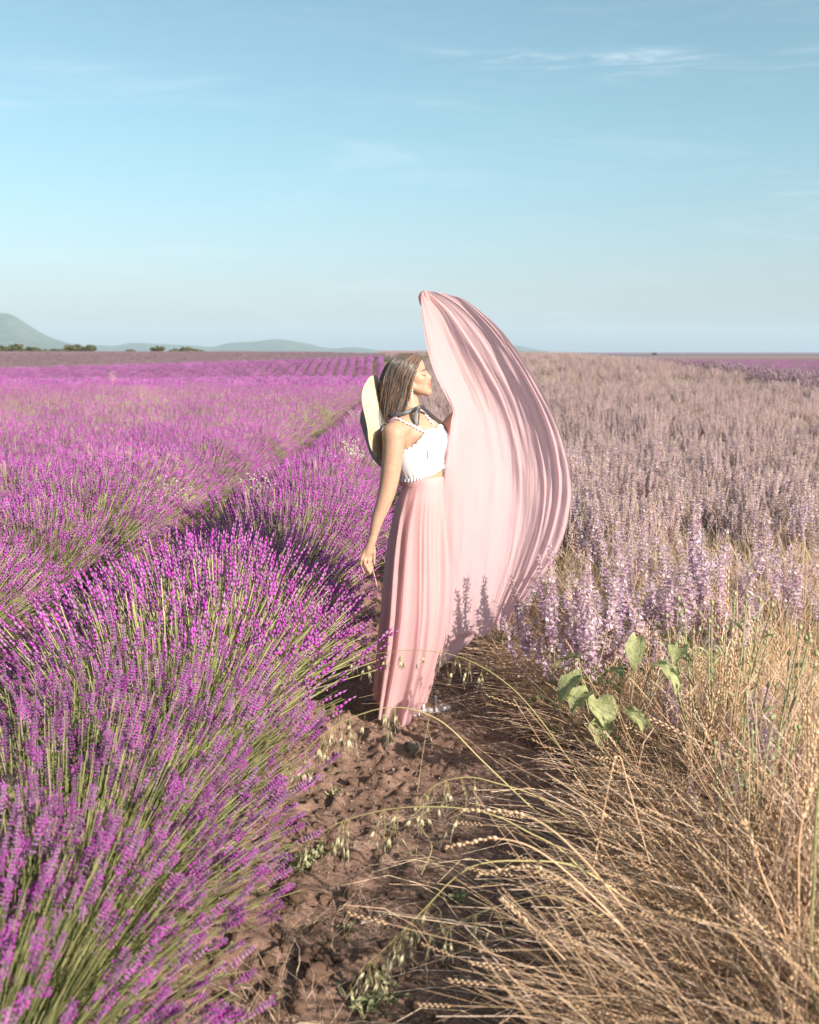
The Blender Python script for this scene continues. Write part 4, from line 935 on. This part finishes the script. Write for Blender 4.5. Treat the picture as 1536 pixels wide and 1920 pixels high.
for i in range(3200):
    a = rh.random() * .62 if rh.random() < .8 else rh.random(); t1 = rh.uniform(.72, 1.0) if rh.random() < .8 else rh.uniform(.3, .7); t0 = 0 if rh.random() < .6 else rh.uniform(0, .5)
    t = np.linspace(t0, max(t1, t0 + .3) if t0 + .3 < 1 else 1, 12); p = hair_pt(np.clip(a, 0, 1), np.minimum(t, 1)); k = t[:, None]
    drift = rh.normal(0, 1, 3) * [2.2, 1.5, .006]; wav = (np.sin(t * rh.uniform(9, 13) + a * 14 + rh.normal(0, .5)) * .9 + .6 * np.sin(t * 21 + rh.uniform(0, 6)))[:, None] * np.array([2.0, .5, .008]) * rh.uniform(.5, 1.3)
    p = p + drift * k + wav * k + rh.normal(0, 1, 3) * [.8, .6, .002]; lift = rh.uniform(-.003, .005); p[:, 2] += np.where(p[:, 2] < 0, -lift, lift); p[:, 1] -= lift * 200 * (1 - k[:, 0]) * .6
    c = np.array([Q(*q) for q in p]); x = rh.random(); px_end = p[-1, 0]
    if x < .07: C1.append(c)
    elif t0 > .2 and px_end < 738 and x < .55: C2.append(c)
    else: C0.append(c)
for i in range(40):
    a = rh.random() * .6; t = np.linspace(rh.uniform(0, .5), 1, 12); p = hair_pt(a, t); p = p + (rh.normal(0, 1, 3) * [9, 5, .03]) * ((t - t[0]) ** 1.5)[:, None] - np.array([6, 3, 0]) * ((t - t[0]) ** 1.2)[:, None] * rh.random(); C0.append(np.array([Q(*q) for q in p]))
for nm, cc, r_, mt in (('hair_strands', C0, .00065, 'hair'), ('light_hair_strands', C1, .0013, 'hair_light'), ('brown_hair_ends', C2, .0013, 'hair_red')):
    cc = np.array(cc); mb = MB(); v, f = tubes(cc, np.interp(np.linspace(0, 1, 12), [0, .2, .8, 1], [.6, 1.2, 1, .3])[None] * r_, 3); mb.add(v, f, 0, np.repeat(rh.random(len(cc)), 36)); tag(mb.obj(nm, M[mt], hair, world=True), kind='stuff')
for o in hair.children: o.matrix_parent_inverse = Matrix(); 
# ------------------------------------------------------------------ earring, ribbon, shoes
a = np.linspace(0, 2 * np.pi, 26); hoop = np.array([[Q(768.5 + 4.2 * math.sin(q), 748 - 14 * math.cos(q), -.076) + np.array([0, -.004 * math.sin(q), 0]) for q in a]])
mb = MB(); v, f = tubes(hoop, np.full((1, 26), .0008), 5, np.array([[[0, 1., 0]]])); mb.add(v, f)
for k in range(4):
    v, f = bipyr(.0052, .006, .012, 5); mb.add(v * (1 - .1 * k) + Q(773.2, 735 + k * 3.6, -.078), f)
mb.obj('earring', M['gold'], person, world=True)
fx = [(728, -.06, .74, .67), (757, .09, .997, .08)]
for ax, ady, fxx, fyy in fx:
    an = np.array([Q(ax, 1320, ady)[0], DY + ady, 0]); t = np.linspace(-.06, .225, 14); sh = []
    for q in t:
        w = .040 * math.sqrt(max(1 - ((q - .08) / .15) ** 2, .04)); c = an + [q * fxx, q * fyy, 0]; sdv = np.array([-fyy, fxx, 0])
        sh.append([c - sdv * w + [0, 0, .002], c - sdv * w + [0, 0, .022], c + sdv * w + [0, 0, .022], c + sdv * w + [0, 0, .002]])
    mb = MB(); mb.add(np.array(sh), grid_faces(14, 4, True)); mb.add(np.array(sh[0]), [[0, 1, 2, 3]]); mb.add(np.array(sh[-1]), [[3, 2, 1, 0]])
    for q, h in ((.0, .115), (.09, .075), (.15, .066)):
        aa = np.linspace(0, np.pi, 12); arc = np.array([[an[0] + q * fxx - .045 * math.cos(k_) * fyy, an[1] + q * fyy + .045 * math.cos(k_) * fxx, .012 + (h - .012) * math.sin(k_)] for k_ in aa]); v, f = tubes(arc[None], np.full((1, 12), .007), 6, np.array([[[1., 0, 0]]])); mb.add(v, f)
    mb.obj('sandal', M['white_cloth'], person, world=True)
# ------------------------------------------------------------------ straw hat hanging on her back by a black ribbon
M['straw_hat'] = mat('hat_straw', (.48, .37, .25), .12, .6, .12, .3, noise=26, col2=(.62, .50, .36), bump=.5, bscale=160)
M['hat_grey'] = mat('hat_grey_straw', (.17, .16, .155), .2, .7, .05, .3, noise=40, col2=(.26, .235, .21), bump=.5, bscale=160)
hat = empty('straw_hat', Q(704, 790, 0), 'floppy two tone straw sun hat hanging against her back by its ribbon', 'hat')
# outer edge of the brim, clockwise from the top as seen from behind her: (px, py, dy)
RIM = [(700, 704, .02), (690, 708, -.06), (682, 726, -.13), (680, 748, -.165), (682, 775, -.17), (687, 803, -.165), (692, 825, -.15), (700, 848, -.12), (709, 868, -.07), (713, 876, 0),
       (701, 860, .06), (690, 836, .12), (680, 812, .16), (675.5, 793, .18), (680, 772, .19), (692, 748, .185), (704, 726, .16), (709, 710, .10), (706, 704, .05)]
INN = [(716, 748, 0), (714, 752, -.035), (711, 762, -.06), (709, 776, -.075), (710, 790, -.08), (712, 803, -.075), (714, 815, -.065), (716, 826, -.05), (718, 834, -.025), (718, 836, 0),
       (717, 833, .025), (715, 824, .05), (712, 812, .07), (710, 797, .08), (709, 782, .08), (710, 768, .075), (712, 756, .06), (714, 750, .035), (716, 748, .015)]
def closed(p, n):
    q = catmull(p[-2:] + p + p[:2], (len(p) + 3) * 12 + 1)[24:24 + len(p) * 12]; i = np.linspace(0, len(q), n, endpoint=False).astype(int); return q[i]
NB = 120; ro, ri = closed(RIM, NB), closed(INN, NB); rows = []
for k, t in enumerate(np.linspace(0, 1, 14)):
    q = ri * (1 - t) + ro * t; wv = .012 * t * np.sin(np.arange(NB) / NB * 6.283 * 5) ; rows.append(np.array([Q(*p) for p in q]) + np.stack([wv * .4, wv * 0, wv * 0], 1))
rows = np.array(rows); nrm = unit(np.cross(np.roll(rows, -1, 1) - rows, np.gradient(rows, axis=0)))
sgn = np.sign((nrm[..., 0]).mean()) or 1; nrm = nrm * sgn
mb = MB(); mb.add(rows + nrm * .0012, grid_faces(14, NB, True)); mb.obj('brim_lining', M['straw_hat'], hat, world=True)
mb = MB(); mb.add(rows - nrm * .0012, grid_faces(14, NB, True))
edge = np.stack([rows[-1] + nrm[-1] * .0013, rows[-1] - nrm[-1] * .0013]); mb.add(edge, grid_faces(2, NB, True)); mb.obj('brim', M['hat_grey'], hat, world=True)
cr = [np.array([Q(*p) for p in ri])]; cc = cr[0].mean(0)
for sx, sc in ((.016, .98), (.030, .9), (.036, .6), (.037, .05)): cr.append(cc + (cr[0] - cc) * sc + np.array([sx, 0, 0]))
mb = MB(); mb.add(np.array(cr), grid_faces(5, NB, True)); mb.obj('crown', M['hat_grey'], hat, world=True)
mb = MB()
def ribbon(pts, w, wide=None):
    c = np.array([Q(*p) for p in catmull(pts, 30)]); t = unit(np.gradient(c, axis=0)); sd = unit(np.cross(t, np.array([.25, -1., .2]))); ww = (w if wide is None else np.interp(np.linspace(0, 1, 30), np.linspace(0, 1, len(wide)), wide))
    ww = np.broadcast_to(ww, 30)[:, None]; nn = np.cross(sd, t); mb.add(np.stack([c - sd * ww, c + nn * .002, c + sd * ww], 1), grid_faces(30, 3))
ribbon([(716, 760, -.05), (735, 776, -.10), (756, 775, -.10), (772, 769, -.085), (788, 763.5, -.075)], .008)
ribbon([(772, 772, -.088), (781, 768, -.09), (789, 762.5, -.08), (799, 770, -.055), (814, 783, -.02), (828, 794, .03), (836, 804, .06), (840, 818, .09)], 0, [.004, .008, .009, .008, .009, .008, .007, .003])
ribbon([(786, 766, -.095), (780, 774, -.105), (778, 786, -.112), (781, 798, -.118)], 0, [.003, .007, .008, .006])
ribbon([(787, 766, -.097), (786, 776, -.108), (785, 788, -.114), (785, 798, -.12)], 0, [.002, .004, .004, .003])
mb.obj('ribbon', M['black_ribbon'], hat, world=True)
# ------------------------------------------------------------------ wild oats bending over the path
sv_, sf_ = bipyr(.085, .30, 1.0, 4); SPK_V, SPK_F = [], []; _n = 0
for dx, sc, tilt in ((-.05, .9, -.16), (.05, 1.0, .16), (0, .8, 0)):
    v = sv_ * [1, .6, sc]; v = v @ np.array([[math.cos(tilt), 0, -math.sin(tilt)], [0, 1, 0], [math.sin(tilt), 0, math.cos(tilt)]]) + [dx, 0, 0]
    SPK_V.append(v); SPK_F.append(sf_ + _n); _n += len(v)
SPK_V = np.concatenate(SPK_V); SPK_F = np.concatenate(SPK_F)
ro_ = np.random.default_rng(33)
def oat(name, path, Y0, Y1, spots, label, thick=.0024, big=1.0, group=None):
    """path: photograph points from root to tip; spots: places (0..1) along it where spikelets hang"""
    k = len(path); ys_ = np.linspace(Y0, Y1, k); c = catmull([P(a, b, y) for (a, b), y in zip(path, ys_)], 40)
    o = empty(name, c[0], label, 'wild oat', group)
    mb = MB(); v, f = tubes(c[None], np.linspace(thick, thick * .35, 40)[None], 5); mb.add(v, f); mb.obj('stem', M['oat_stem'], o, world=True)
    for s, cnt in spots:
        i = int(s * 39); p = c[i]
        for q in range(cnt + cnt // 2):
            ln = ro_.uniform(.02, .075) * big; d = np.array([ro_.normal(-.15, .3), ro_.normal(0, .3), -1.0]); d = d / np.linalg.norm(d)
            t = np.linspace(0, 1, 6)[:, None]; pc = p + (np.array([ro_.normal(0, .3), 0, .25]) * t * (1 - t) + d * t) * ln
            mb = MB(); v, f = tubes(pc[None], np.full((1, 6), .0005), 3); mb.add(v, f, 0, .5)
            L_ = ro_.uniform(.026, .036) * big; dd = d + np.array([ro_.normal(0, .15), ro_.normal(0, .15), -.3]); dd /= np.linalg.norm(dd)
            place(mb, SPK_V, SPK_F, 1, frames(dd[None]), pc[-1:], np.array([[L_ * .95, L_ * .95, L_ * 1.2]]))
            e = pc[-1] + dd * L_ * .8; aw = np.array([np.linspace(e, e + dd * .022 + ro_.normal(0, .004, 3), 4) for _ in range(2)]); v, f = tubes(aw, np.full((2, 4), .00035), 3); mb.add(v, f, 1, .8)
            mb.obj('spikelet', [M['oat_stem'], M['oat']], o, world=True)
oat('wild_oat', [(1130, 1530), (1070, 1430), (1010, 1345), (960, 1290), (900, 1248), (840, 1226), (770, 1219), (700, 1227), (650, 1243)], 3.35, 3.75, [(.5, 2), (.55, 3), (.60, 3), (.66, 3), (.72, 2), (.78, 3), (.84, 2), (.9, 2), (.97, 2)], 'topmost wild oat stalk arching across the lower part of the pink skirt')
oat('wild_oat', [(1120, 1640), (1060, 1570), (990, 1508), (900, 1422), (840, 1362), (790, 1335), (735, 1326), (680, 1338), (620, 1366), (560, 1420), (525, 1455)], 2.95, 3.1, [(.60, 4), (.63, 4), (.7, 1), (.76, 5), (.80, 4), (.84, 4), (.88, 4), (.92, 3), (.95, 2), (.99, 2)], 'long wild oat stalk arching over the path right below the skirt hem', .0028, 1.2)
oat('wild_oat', [(1150, 1600), (1060, 1530), (1000, 1490), (930, 1468), (880, 1457), (830, 1466), (795, 1490), (780, 1520)], 2.85, 2.9, [(.55, 2), (.63, 3), (.7, 4), (.78, 3), (.86, 2), (.93, 2)], 'short wild oat stalk with its drooping head over the middle of the path')
oat('wild_oat', [(1140, 1690), (1060, 1600), (990, 1560), (930, 1530), (860, 1515), (780, 1513), (720, 1519), (650, 1537), (600, 1562), (560, 1585)], 2.55, 2.75, [(.45, 2), (.55, 1), (.63, 5), (.67, 5), (.78, 4), (.82, 4), (.88, 3), (.94, 3), (.99, 2)], 'wild oat stalk stretched level across the path toward the lavender', .0028, 1.2)
oat('wild_oat', [(1180, 1690), (1080, 1625), (980, 1614), (900, 1620), (850, 1648), (800, 1700), (760, 1740), (720, 1780), (680, 1815), (655, 1850)], 2.3, 2.4, [(.55, 3), (.62, 4), (.68, 5), (.74, 4), (.80, 5), (.86, 5), (.92, 3), (.98, 3)], 'lowest wild oat stalk bending down to the soil with pale husks', .0027, 1.2)
oat('wild_oat', [(1130, 1720), (1040, 1680), (960, 1692), (890, 1715), (830, 1745), (790, 1775)], 2.25, 2.35, [(.5, 2), (.6, 3), (.75, 3), (.9, 3)], 'thin wild oat stalk lying just above the lowest one', .0014)
oat('wild_oat', [(790, 1640), (810, 1590), (795, 1560), (780, 1530), (785, 1470), (795, 1400), (805, 1345)], 2.8, 3.0, [(.98, 1)], 'bare orange grass stem standing up from the middle of the path', .0013)
def thick_stalk(path, Y0, Y1, label, w=.0022, ear=.14):
    ys_ = np.linspace(Y0, Y1, len(path)); c = catmull([P(a, b, y) for (a, b), y in zip(path, ys_)], 30); o = empty('dry_grass_stalk', c[0], label, 'grass stalk')
    mb = MB(); v, f = tubes(c[None], np.linspace(w, w * .6, 30)[None], 5); mb.add(v, f); mb.obj('stem', M['straw'], o, world=True)
    mb = MB(); n = 16; ii = np.linspace(29 - int(29 * ear * 3), 29, n).astype(int); d = unit(np.gradient(c, axis=0))[ii]
    v0, f0 = bipyr(.0042, .007, .019, 4); sdv = unit(np.cross(d, [0, 1., .3])) * (np.where(np.arange(n) % 2, 1, -1) * .35)[:, None]
    place(mb, v0 * (w / .0022), f0, 0, frames(d + sdv), c[ii], np.ones(n)); mb.obj('ear', M['ear'], o, world=True)
thick_stalk([(1210, 1760), (1120, 1640), (1040, 1560), (980, 1528), (920, 1520), (870, 1520)], 2.2, 2.3, 'thick dry stalk bowing toward the path above a second parallel stalk')
thick_stalk([(1180, 1750), (1080, 1650), (1000, 1590), (930, 1572), (880, 1580), (840, 1588)], 2.15, 2.25, 'thick dry stalk bowing toward the path below its parallel twin')
thick_stalk([(1230, 1790), (1120, 1700), (1040, 1640), (980, 1625), (900, 1640)], 2.1, 2.2, 'dry stalk arching low over the middle of the straw')
thick_stalk([(1060, 1800), (1000, 1740), (945, 1690)], 2.0, 2.05, 'straight dry stalk slanting up over the straw edge')
thick_stalk([(1225, 1640), (1205, 1570), (1180, 1480), (1155, 1420), (1120, 1590), (1105, 1660)], 2.5, 2.5, 'sharply folded dry stalk standing above the flattened straw', .0018)
thick_stalk([(1490, 1850), (1470, 1740), (1430, 1640), (1405, 1560), (1398, 1545)], 2.0, 2.0, 'stout orange dry stalk standing at the outer side')
thick_stalk([(1500, 1800), (1498, 1680), (1500, 1570), (1520, 1480), (1540, 1430)], 2.1, 2.1, 'tall dry stalk leaning out of the frame')
def green_stem():
    c = catmull([P(a, b, 1.9) for a, b in ((1528, 1900), (1522, 1780), (1526, 1660), (1530, 1540), (1540, 1430))], 24); o = empty('green_stem', c[0], 'upright pale green stem standing against the straw', 'weed')
    mb = MB(); v, f = tubes(c[None], np.full((1, 24), .003), 6); mb.add(v, f); mb.obj('stem', M['leaf'], o, world=True)
green_stem()
# ------------------------------------------------------------------ drooping pale leaves
def leaf_plant():
    b = P(1150, 1430, 3.6); b[2] = float(gz(b[0], b[1])); o = empty('leafy_plant', b, 'pale green plant with big drooping toothed leaves in the dry grass', 'leafy plant'); rl = np.random.default_rng(4)
    for px, py, a, L_, w, up, dr in ((1195, 1195, -1.9, .155, .038, -.2, -1.6), (1222, 1250, -.9, .19, .040, .6, -1.7), (1085, 1235, 2.6, .13, .035, .3, -1.2), (1090, 1268, -2.6, .17, .045, .1, -1.5), (1120, 1312, -1.4, .16, .056, .2, -1.3),
                                    (1105, 1300, -2.4, .14, .05, .5, -1.4), (1170, 1335, -.9, .13, .036, .4, -1.3), (1190, 1355, -.3, .10, .03, .6, -1.4), (1165, 1270, 2.0, .12, .035, .7, -.8), (1255, 1235, .2, .11, .026, .6, -1.2), (1275, 1215, -2.0, .11, .036, .5, -1.4), (1130, 1355, -1.9, .12, .045, .1, -1.4)):
        p = P(px, py, 3.45 + rl.uniform(-.05, .08)); ml = MB(); leaf_into(ml, p, a, L_ * .92, w * 1.12, up - .25, dr - .25, rl, 10); ml.obj('leaf', M['leaf'], o, world=True)
        mid_ = (p + b) / 2 + [rl.normal(0, .02), 0, .04]; t = np.linspace(0, 1, 10)[:, None]; c = (1 - t) ** 2 * b + 2 * t * (1 - t) * mid_ + t ** 2 * p
        mb = MB(); v, f = tubes(c[None], np.full((1, 10), .0022), 5); mb.add(v, f); mb.obj('leaf_stalk', M['hawk'], o, world=True)
leaf_plant()
# ------------------------------------------------------------------ pale branching weed with yellow buds
def weed(px, py, Y, tops, label, seed, bud=True):
    rl = np.random.default_rng(seed); b = P(px, py, Y); b[2] = float(gz(b[0], Y)); o = empty('yellow_bud_weed', b, label, 'weed')
    for (tx, ty) in tops:
        e = P(tx, ty, Y + rl.uniform(-.12, .12)); m = b * .55 + e * .45 + [(e[0] - b[0]) * .3 + rl.normal(0, .02), rl.normal(0, .03), .03]; t = np.linspace(0, 1, 14)[:, None]; c = (1 - t) ** 2 * b + 2 * t * (1 - t) * m + t ** 2 * e
        mb = MB(); v, f = tubes(c[None], np.linspace(.0042, .0022, 14)[None], 5); mb.add(v, f)
        for j in (5, 7, 9, 11):
            d = np.array([rl.normal(0, 1), rl.normal(0, 1), .6]); d = d / np.linalg.norm(d); l = np.array([c[j], c[j] + d * .025 + [0, 0, .012], c[j] + d * .05 + [0, 0, .012]]); v, f = tubes(l[None], np.array([[.003, .006, .001]]), 2); mb.add(v, f)
            if j > 7:
                br = np.array([c[j], c[j] + d * .03 + [0, 0, .03], c[j] + d * .045 + [0, 0, .07]]); v, f = tubes(br[None], np.full((1, 3), .0011), 4); mb.add(v, f)
                mb2 = MB(); v, f = bipyr(.0075, .012, .025, 6); mb2.add(v + br[-1] - [0, 0, .004], f, 0); v, f = bipyr(.0042, .002, .007, 6); mb2.add(v + br[-1] + [0, 0, .011], f, 1); mb2.obj('bud', [M['hawk'], M['yellow'] if rl.random() < .4 else M['hawk']], o, world=True)
        mb.obj('stem', M['hawk'], o, world=True)
        mb2 = MB(); v, f = bipyr(.0082, .014, .028, 6); mb2.add(v + e - [0, 0, .004], f, 0); v, f = bipyr(.0046, .003, .009, 6); mb2.add(v + e + [0, 0, .013], f, 1); mb2.obj('bud', [M['hawk'], M['yellow']], o, world=True)
weed(1350, 1420, 3.55, [(1272, 1128), (1285, 1150), (1335, 1135), (1378, 1118), (1400, 1122), (1425, 1130), (1448, 1140), (1412, 1165), (1362, 1180), (1395, 1205), (1300, 1190), (1330, 1170), (1250, 1160), (1440, 1190)], 'pale green branching weed with yellow buds beside the drooping leaves', 3)
weed(1400, 1500, 3.1, [(1500, 1182), (1518, 1198), (1480, 1230), (1530, 1230), (1440, 1290), (1400, 1310)], 'pale weed with yellow buds leaning toward the frame edge', 8)
weed(1440, 1560, 2.75, [(1410, 1380), (1450, 1350), (1490, 1370), (1380, 1420), (1340, 1400)], 'short grey green weed low in the flattened straw', 12)
# low green weeds at the path edge
LW = []
for i in range(3):
    ml = MB(); rl = np.random.default_rng(60 + i)
    for q in range(26): leaf_into(ml, np.array([rl.normal(0, .03), rl.normal(0, .03), .01]), rl.uniform(0, 6.28), rl.uniform(.03, .08), rl.uniform(.004, .010), rl.uniform(.3, 1.2), rl.uniform(-.6, .3), rl, 4)
    LW.append(ml.mesh('leaves', [M['hawk']]))
for i, (px, py, s, lb) in enumerate(((560, 1620, 1.5, 'low grey green weed under the lavender spikes at the path edge'), (600, 1600, 1.2, 'small weed on the soil below the level oat stalk'), (690, 1890, 1.5, 'low green weed on the soil below the lowest oat stalk'), (730, 1870, 1.1, 'small pale weed beside the low green weed in the foreground soil'), (632, 1490, .8, 'single tiny green weed on the open path soil'), (860, 1680, 1.0, 'small weed on the straw edge of the path'), (655, 1745, .6, 'tiny weed seedling beside the pale stone'), (730, 1065, 2.2, 'green weed growing behind her hanging hand'))):
    g = G(px, py, .02); o = empty('low_weed', (g[0], g[1], float(gz(g[0], g[1]))), lb, 'weed'); s *= .62; o.scale = (s, s, s); o.rotation_euler = (0, 0, i * 1.1); link('leaves', LW[i % 3], o, False)
# ------------------------------------------------------------------ clods and stones on the path
def lump(seed, rough=.35, flat=.7):
    import bmesh
    bm = bmesh.new(); bmesh.ops.create_icosphere(bm, subdivisions=3, radius=1); v = np.array([x.co[:] for x in bm.verts]); f = np.array([[q.index for q in p.verts] for p in bm.faces]); bm.free()
    n = (fbm(v[:, 0] * 1.3 + seed * 3.1 + v[:, 2], v[:, 1] * 1.3 + v[:, 2] * 1.7, 4, .6) - .5) * 2 * rough + (vnoise(v[:, 0] * 6 + seed, v[:, 1] * 6 + v[:, 2] * 5) - .5) * rough * .5
    v = v * (1 + n)[:, None] * [1, .85, flat]; return v, f
CL = []
for i in range(6):
    mb = MB(); v, f = lump(i, .5 if i < 4 else .28, .75); mb.add(v, f); CL.append(mb.mesh('soil_clod', [M['clod'] if i < 4 else M['stone']]))
rc_ = np.random.default_rng(14); spots = []
def on_path(px, py):
    g = G(px, py, .02); return g[0], g[1], float(gz(g[0], g[1]))
def rock(px, py, s, i, label, cat, name, group=None):
    x, y, z = on_path(px, py); o = tag(link(name, CL[i]), label, cat, group); o.location = (x, y, z + s * .25); o.scale = (s, s * .9, s); o.rotation_euler = (rc_.normal(0, .2), rc_.normal(0, .2), rc_.uniform(0, 6.28))
rock(776, 1396, .034, 4, 'reddish stone on the path just below the skirt hem', 'stone', 'stone')
rock(684, 1733, .017, 5, 'pale rounded stone on the soil in the foreground', 'stone', 'stone')
rock(876, 1838, .020, 4, 'grey stone half under the straw near the bottom of the path', 'stone', 'stone')
rock(597, 1842, .040, 1, 'largest crumbly sunlit clod at the foot of the front lavender', 'clod', 'soil_clod')
rock(562, 1680, .035, 0, 'broken orange clod under the lavender edge by the low weed', 'clod', 'soil_clod')
rock(608, 1675, .026, 2, 'rounded clod right beside the broken orange clod', 'clod', 'soil_clod')
for i in range(150):
    py = 1360 + 560 * rc_.random() ** .8; px = np.interp(py, [1360, 1500, 1700, 1920], [640, 570, 520, 430]) + rc_.random() ** 1.25 * np.interp(py, [1360, 1500, 1700, 1920], [230, 300, 390, 430])
    s = rc_.uniform(.006, .02) * (1.5 if rc_.random() < .12 and px < 700 else 1); d = 'by the lavender' if px < 640 else 'on the middle of the path' if px < 760 else 'by the straw'; e = 'far down the path' if py < 1520 else 'halfway along the path' if py < 1700 else 'in the near foreground'
    rock(px, py, s, rc_.integers(0, 4), 'small brown soil clod %s, %s' % (d, e), 'clod', 'soil_clod', 'soil clods %s, %s' % (d, e))
pts = []; n_ = 9000
gx = rc_.uniform(-.8, .75, n_); gy = 1.7 + 3.6 * rc_.random(n_) ** 1.2
scatter('gravel', CL, np.stack([gx, gy, gz(gx, gy) + .001], 1), rc_.uniform(0, 6.28, (n_, 3)), .0012 + .0055 * rc_.random(n_) ** 2.5, rc_.integers(0, 6, n_))
# ------------------------------------------------------------------ small pale weeds standing in the lavender
WW = []
for i in range(3):
    mb = MB(); rl = np.random.default_rng(80 + i); e = np.stack([rl.normal(0, .10, 26), rl.normal(0, .10, 26), rl.uniform(.62, .86, 26)], 1); t = np.linspace(0, 1, 6)[None, :, None]; c = np.array([[0, 0, .1]])[:, None] * (1 - t) + e[:, None] * t; c[:, :, :2] *= t[:, :, :1] ** .5
    v, f = tubes(c, np.full((26, 6), .0013), 3); mb.add(v, f, 0, np.repeat(rl.random(26), 18)); st = mb.mesh('stems', [M['straw']])
    mb = MB(); bv, bf = bipyr(.008, .008, .018, 5); T = np.concatenate([e + rl.normal(0, .016, e.shape) for _ in range(5)]); place(mb, bv, bf, 0, frames(rl.normal(0, .4, (len(T), 3)) + [0, 0, 1]), T, rl.uniform(.5, 1.1, len(T))); WW.append((st, mb.mesh('flowers', [M['white_weed']])))
for i, (px, py, Y, lb) in enumerate(((672, 775, 17, 'white flowering weed at the row edge beside the straw hat'), (478, 912, 7.6, 'small white weed on the crest of the near lavender row'), (310, 905, 8.4, 'straw coloured weed on the slope of the second lavender row'), (308, 850, 11, 'pale dry weed among the middle lavender rows'), (190, 745, 24, 'pale cream weed far out in the lavender'), (660, 835, 9.5, 'white weed in the near lavender row below the hat'), (505, 742, 24, 'pale weed near the dark gap between far lavender rows'), (210, 700, 40, 'greenish weed patch at the far side of the lavender'))):
    p = P(px, py, Y); o = empty('white_weed', (p[0], Y, p[2] - .8), lb, 'weed'); o.rotation_euler = (0, 0, i); link('stems', WW[i % 3][0], o, False); link('flowers', WW[i % 3][1], o, False)
DW = tuft(160, (-.1, -.2), .5, .42, .12, .7, 400, .3, .0011, 5, 3, .10)
for px, py, Y, lb in ((285, 1225, 3.9, 'tuft of dry beige grass growing through the near lavender bush'), (215, 1230, 3.75, 'smaller dry beige tuft next to the first one in the lavender'), (632, 1325, 4.1, 'dry seeded weed at the lavender edge beside the skirt hem')):
    p = P(px, py, Y); o = empty('dry_tuft', (p[0], Y, p[2] - .42 if Y < 3.95 else 0), lb, 'dry grass'); o.scale = [.32 if px == 632 else .8] * 3; link('blades', DW, o, False)
# ------------------------------------------------------------------ track beyond the rows and trees on the plain
mb = MB(); tv = []
for i in np.linspace(-40, 52, 90):
    p = np.array([-40, 100.]) + hd * i
    for w in (.5, 2.4): q = p + pd * w; tv.append([q[0], q[1], float(terr(*q)) + .14])
mb.add(tv, grid_faces(90, 2)); M['track'] = mat('track_soil', (.46, .33, .22), .1, .9, 0, .1, noise=.8, col2=(.55, .42, .30)); tag(mb.obj('track', M['track']), kind='structure')
def tree_mesh(seed, tall):
    rt_ = np.random.default_rng(seed); mb = MB(); n = 420; k = 9; cc = np.stack([rt_.normal(0, 1.3, k), rt_.normal(0, 1.2, k), rt_.uniform(.3, 1.9, k) * tall], 1); R_ = rt_.uniform(.7, 1.25, k)
    i = rt_.integers(0, k, n); d = unit(rt_.normal(size=(n, 3))); p = cc[i] + d * (R_[i] * rt_.uniform(.55, 1.05, n))[:, None]; p[:, 2] = np.maximum(p[:, 2], -.2)
    lv = np.array([[-1, 0, -.6], [1, 0, -.6], [0, .5, .8], [0, -.9, .1]]) * .30; lf = np.array([[0, 1, 2], [0, 2, 3], [1, 3, 2], [0, 3, 1]]); place(mb, lv, lf, 0, frames(rt_.normal(size=(n, 3))), p, rt_.uniform(.7, 1.5, n)); cr = mb.mesh('crown', [M['tree_leaf']])
    mb = MB(); b = np.array([[np.linspace([0, 0, -.3], cc[j] * [.8, .8, .9], 5)] for j in range(5)])[:, 0]; v, f = tubes(b, np.array([[.20, .16, .11, .07, .03]]).repeat(5, 0), 6); mb.add(v, f); return cr, mb.mesh('trunk', [M['bark']])
TM = [tree_mesh(500 + i, (.8, 1.0, .65)[i]) for i in range(3)]
TR_ = [(4, 655, 14, 'dark rounded tree at the very edge below the big hill'), (20, 656, 16, 'widest dark tree in the clump below the big hill'), (38, 658, 10, 'low tree on the inner side of the clump below the big hill'), (52, 659, 8, 'small low tree beside the clump below the hill'), (66, 657, 10, 'lone small round tree next to the first clump'),
       (100, 658, 9, 'low tree starting the second clump of trees'), (115, 658, 10, 'low spreading tree in the second clump'), (133, 655, 13, 'mid sized tree in the second clump'), (150, 653, 16, 'tallest brownish tree closing the second clump'), (246, 658, 7, 'tiny lone bush on the plain between the tree groups'), (296, 656, 10, 'lone round tree on the plain past the tiny bush'),
       (328, 658, 7, 'low bush starting the last tree group'), (345, 655, 11, 'rounded tree in the last tree group'), (372, 659, 7, 'lowest bush ending the last tree group'), (1230, 661, 7, 'tiny lone bush on the crest above the sage field')]
for i, (px, py, hp, lb) in enumerate(TR_):
    Y = 300 if px < 1000 else 200; p = P(px, py + hp * .5, Y); s = hp / F * Y / 2.7 * (1.2 if px < 1000 else .6); o = empty('tree', (p[0], Y, p[2]), lb, 'tree'); o.scale = (s * 1.25, s * 1.25, s); o.rotation_euler = (0, 0, i * 1.3)
    for nm, me in zip(('crown', 'trunk'), TM[i % 3]): link(nm, me, o, False)
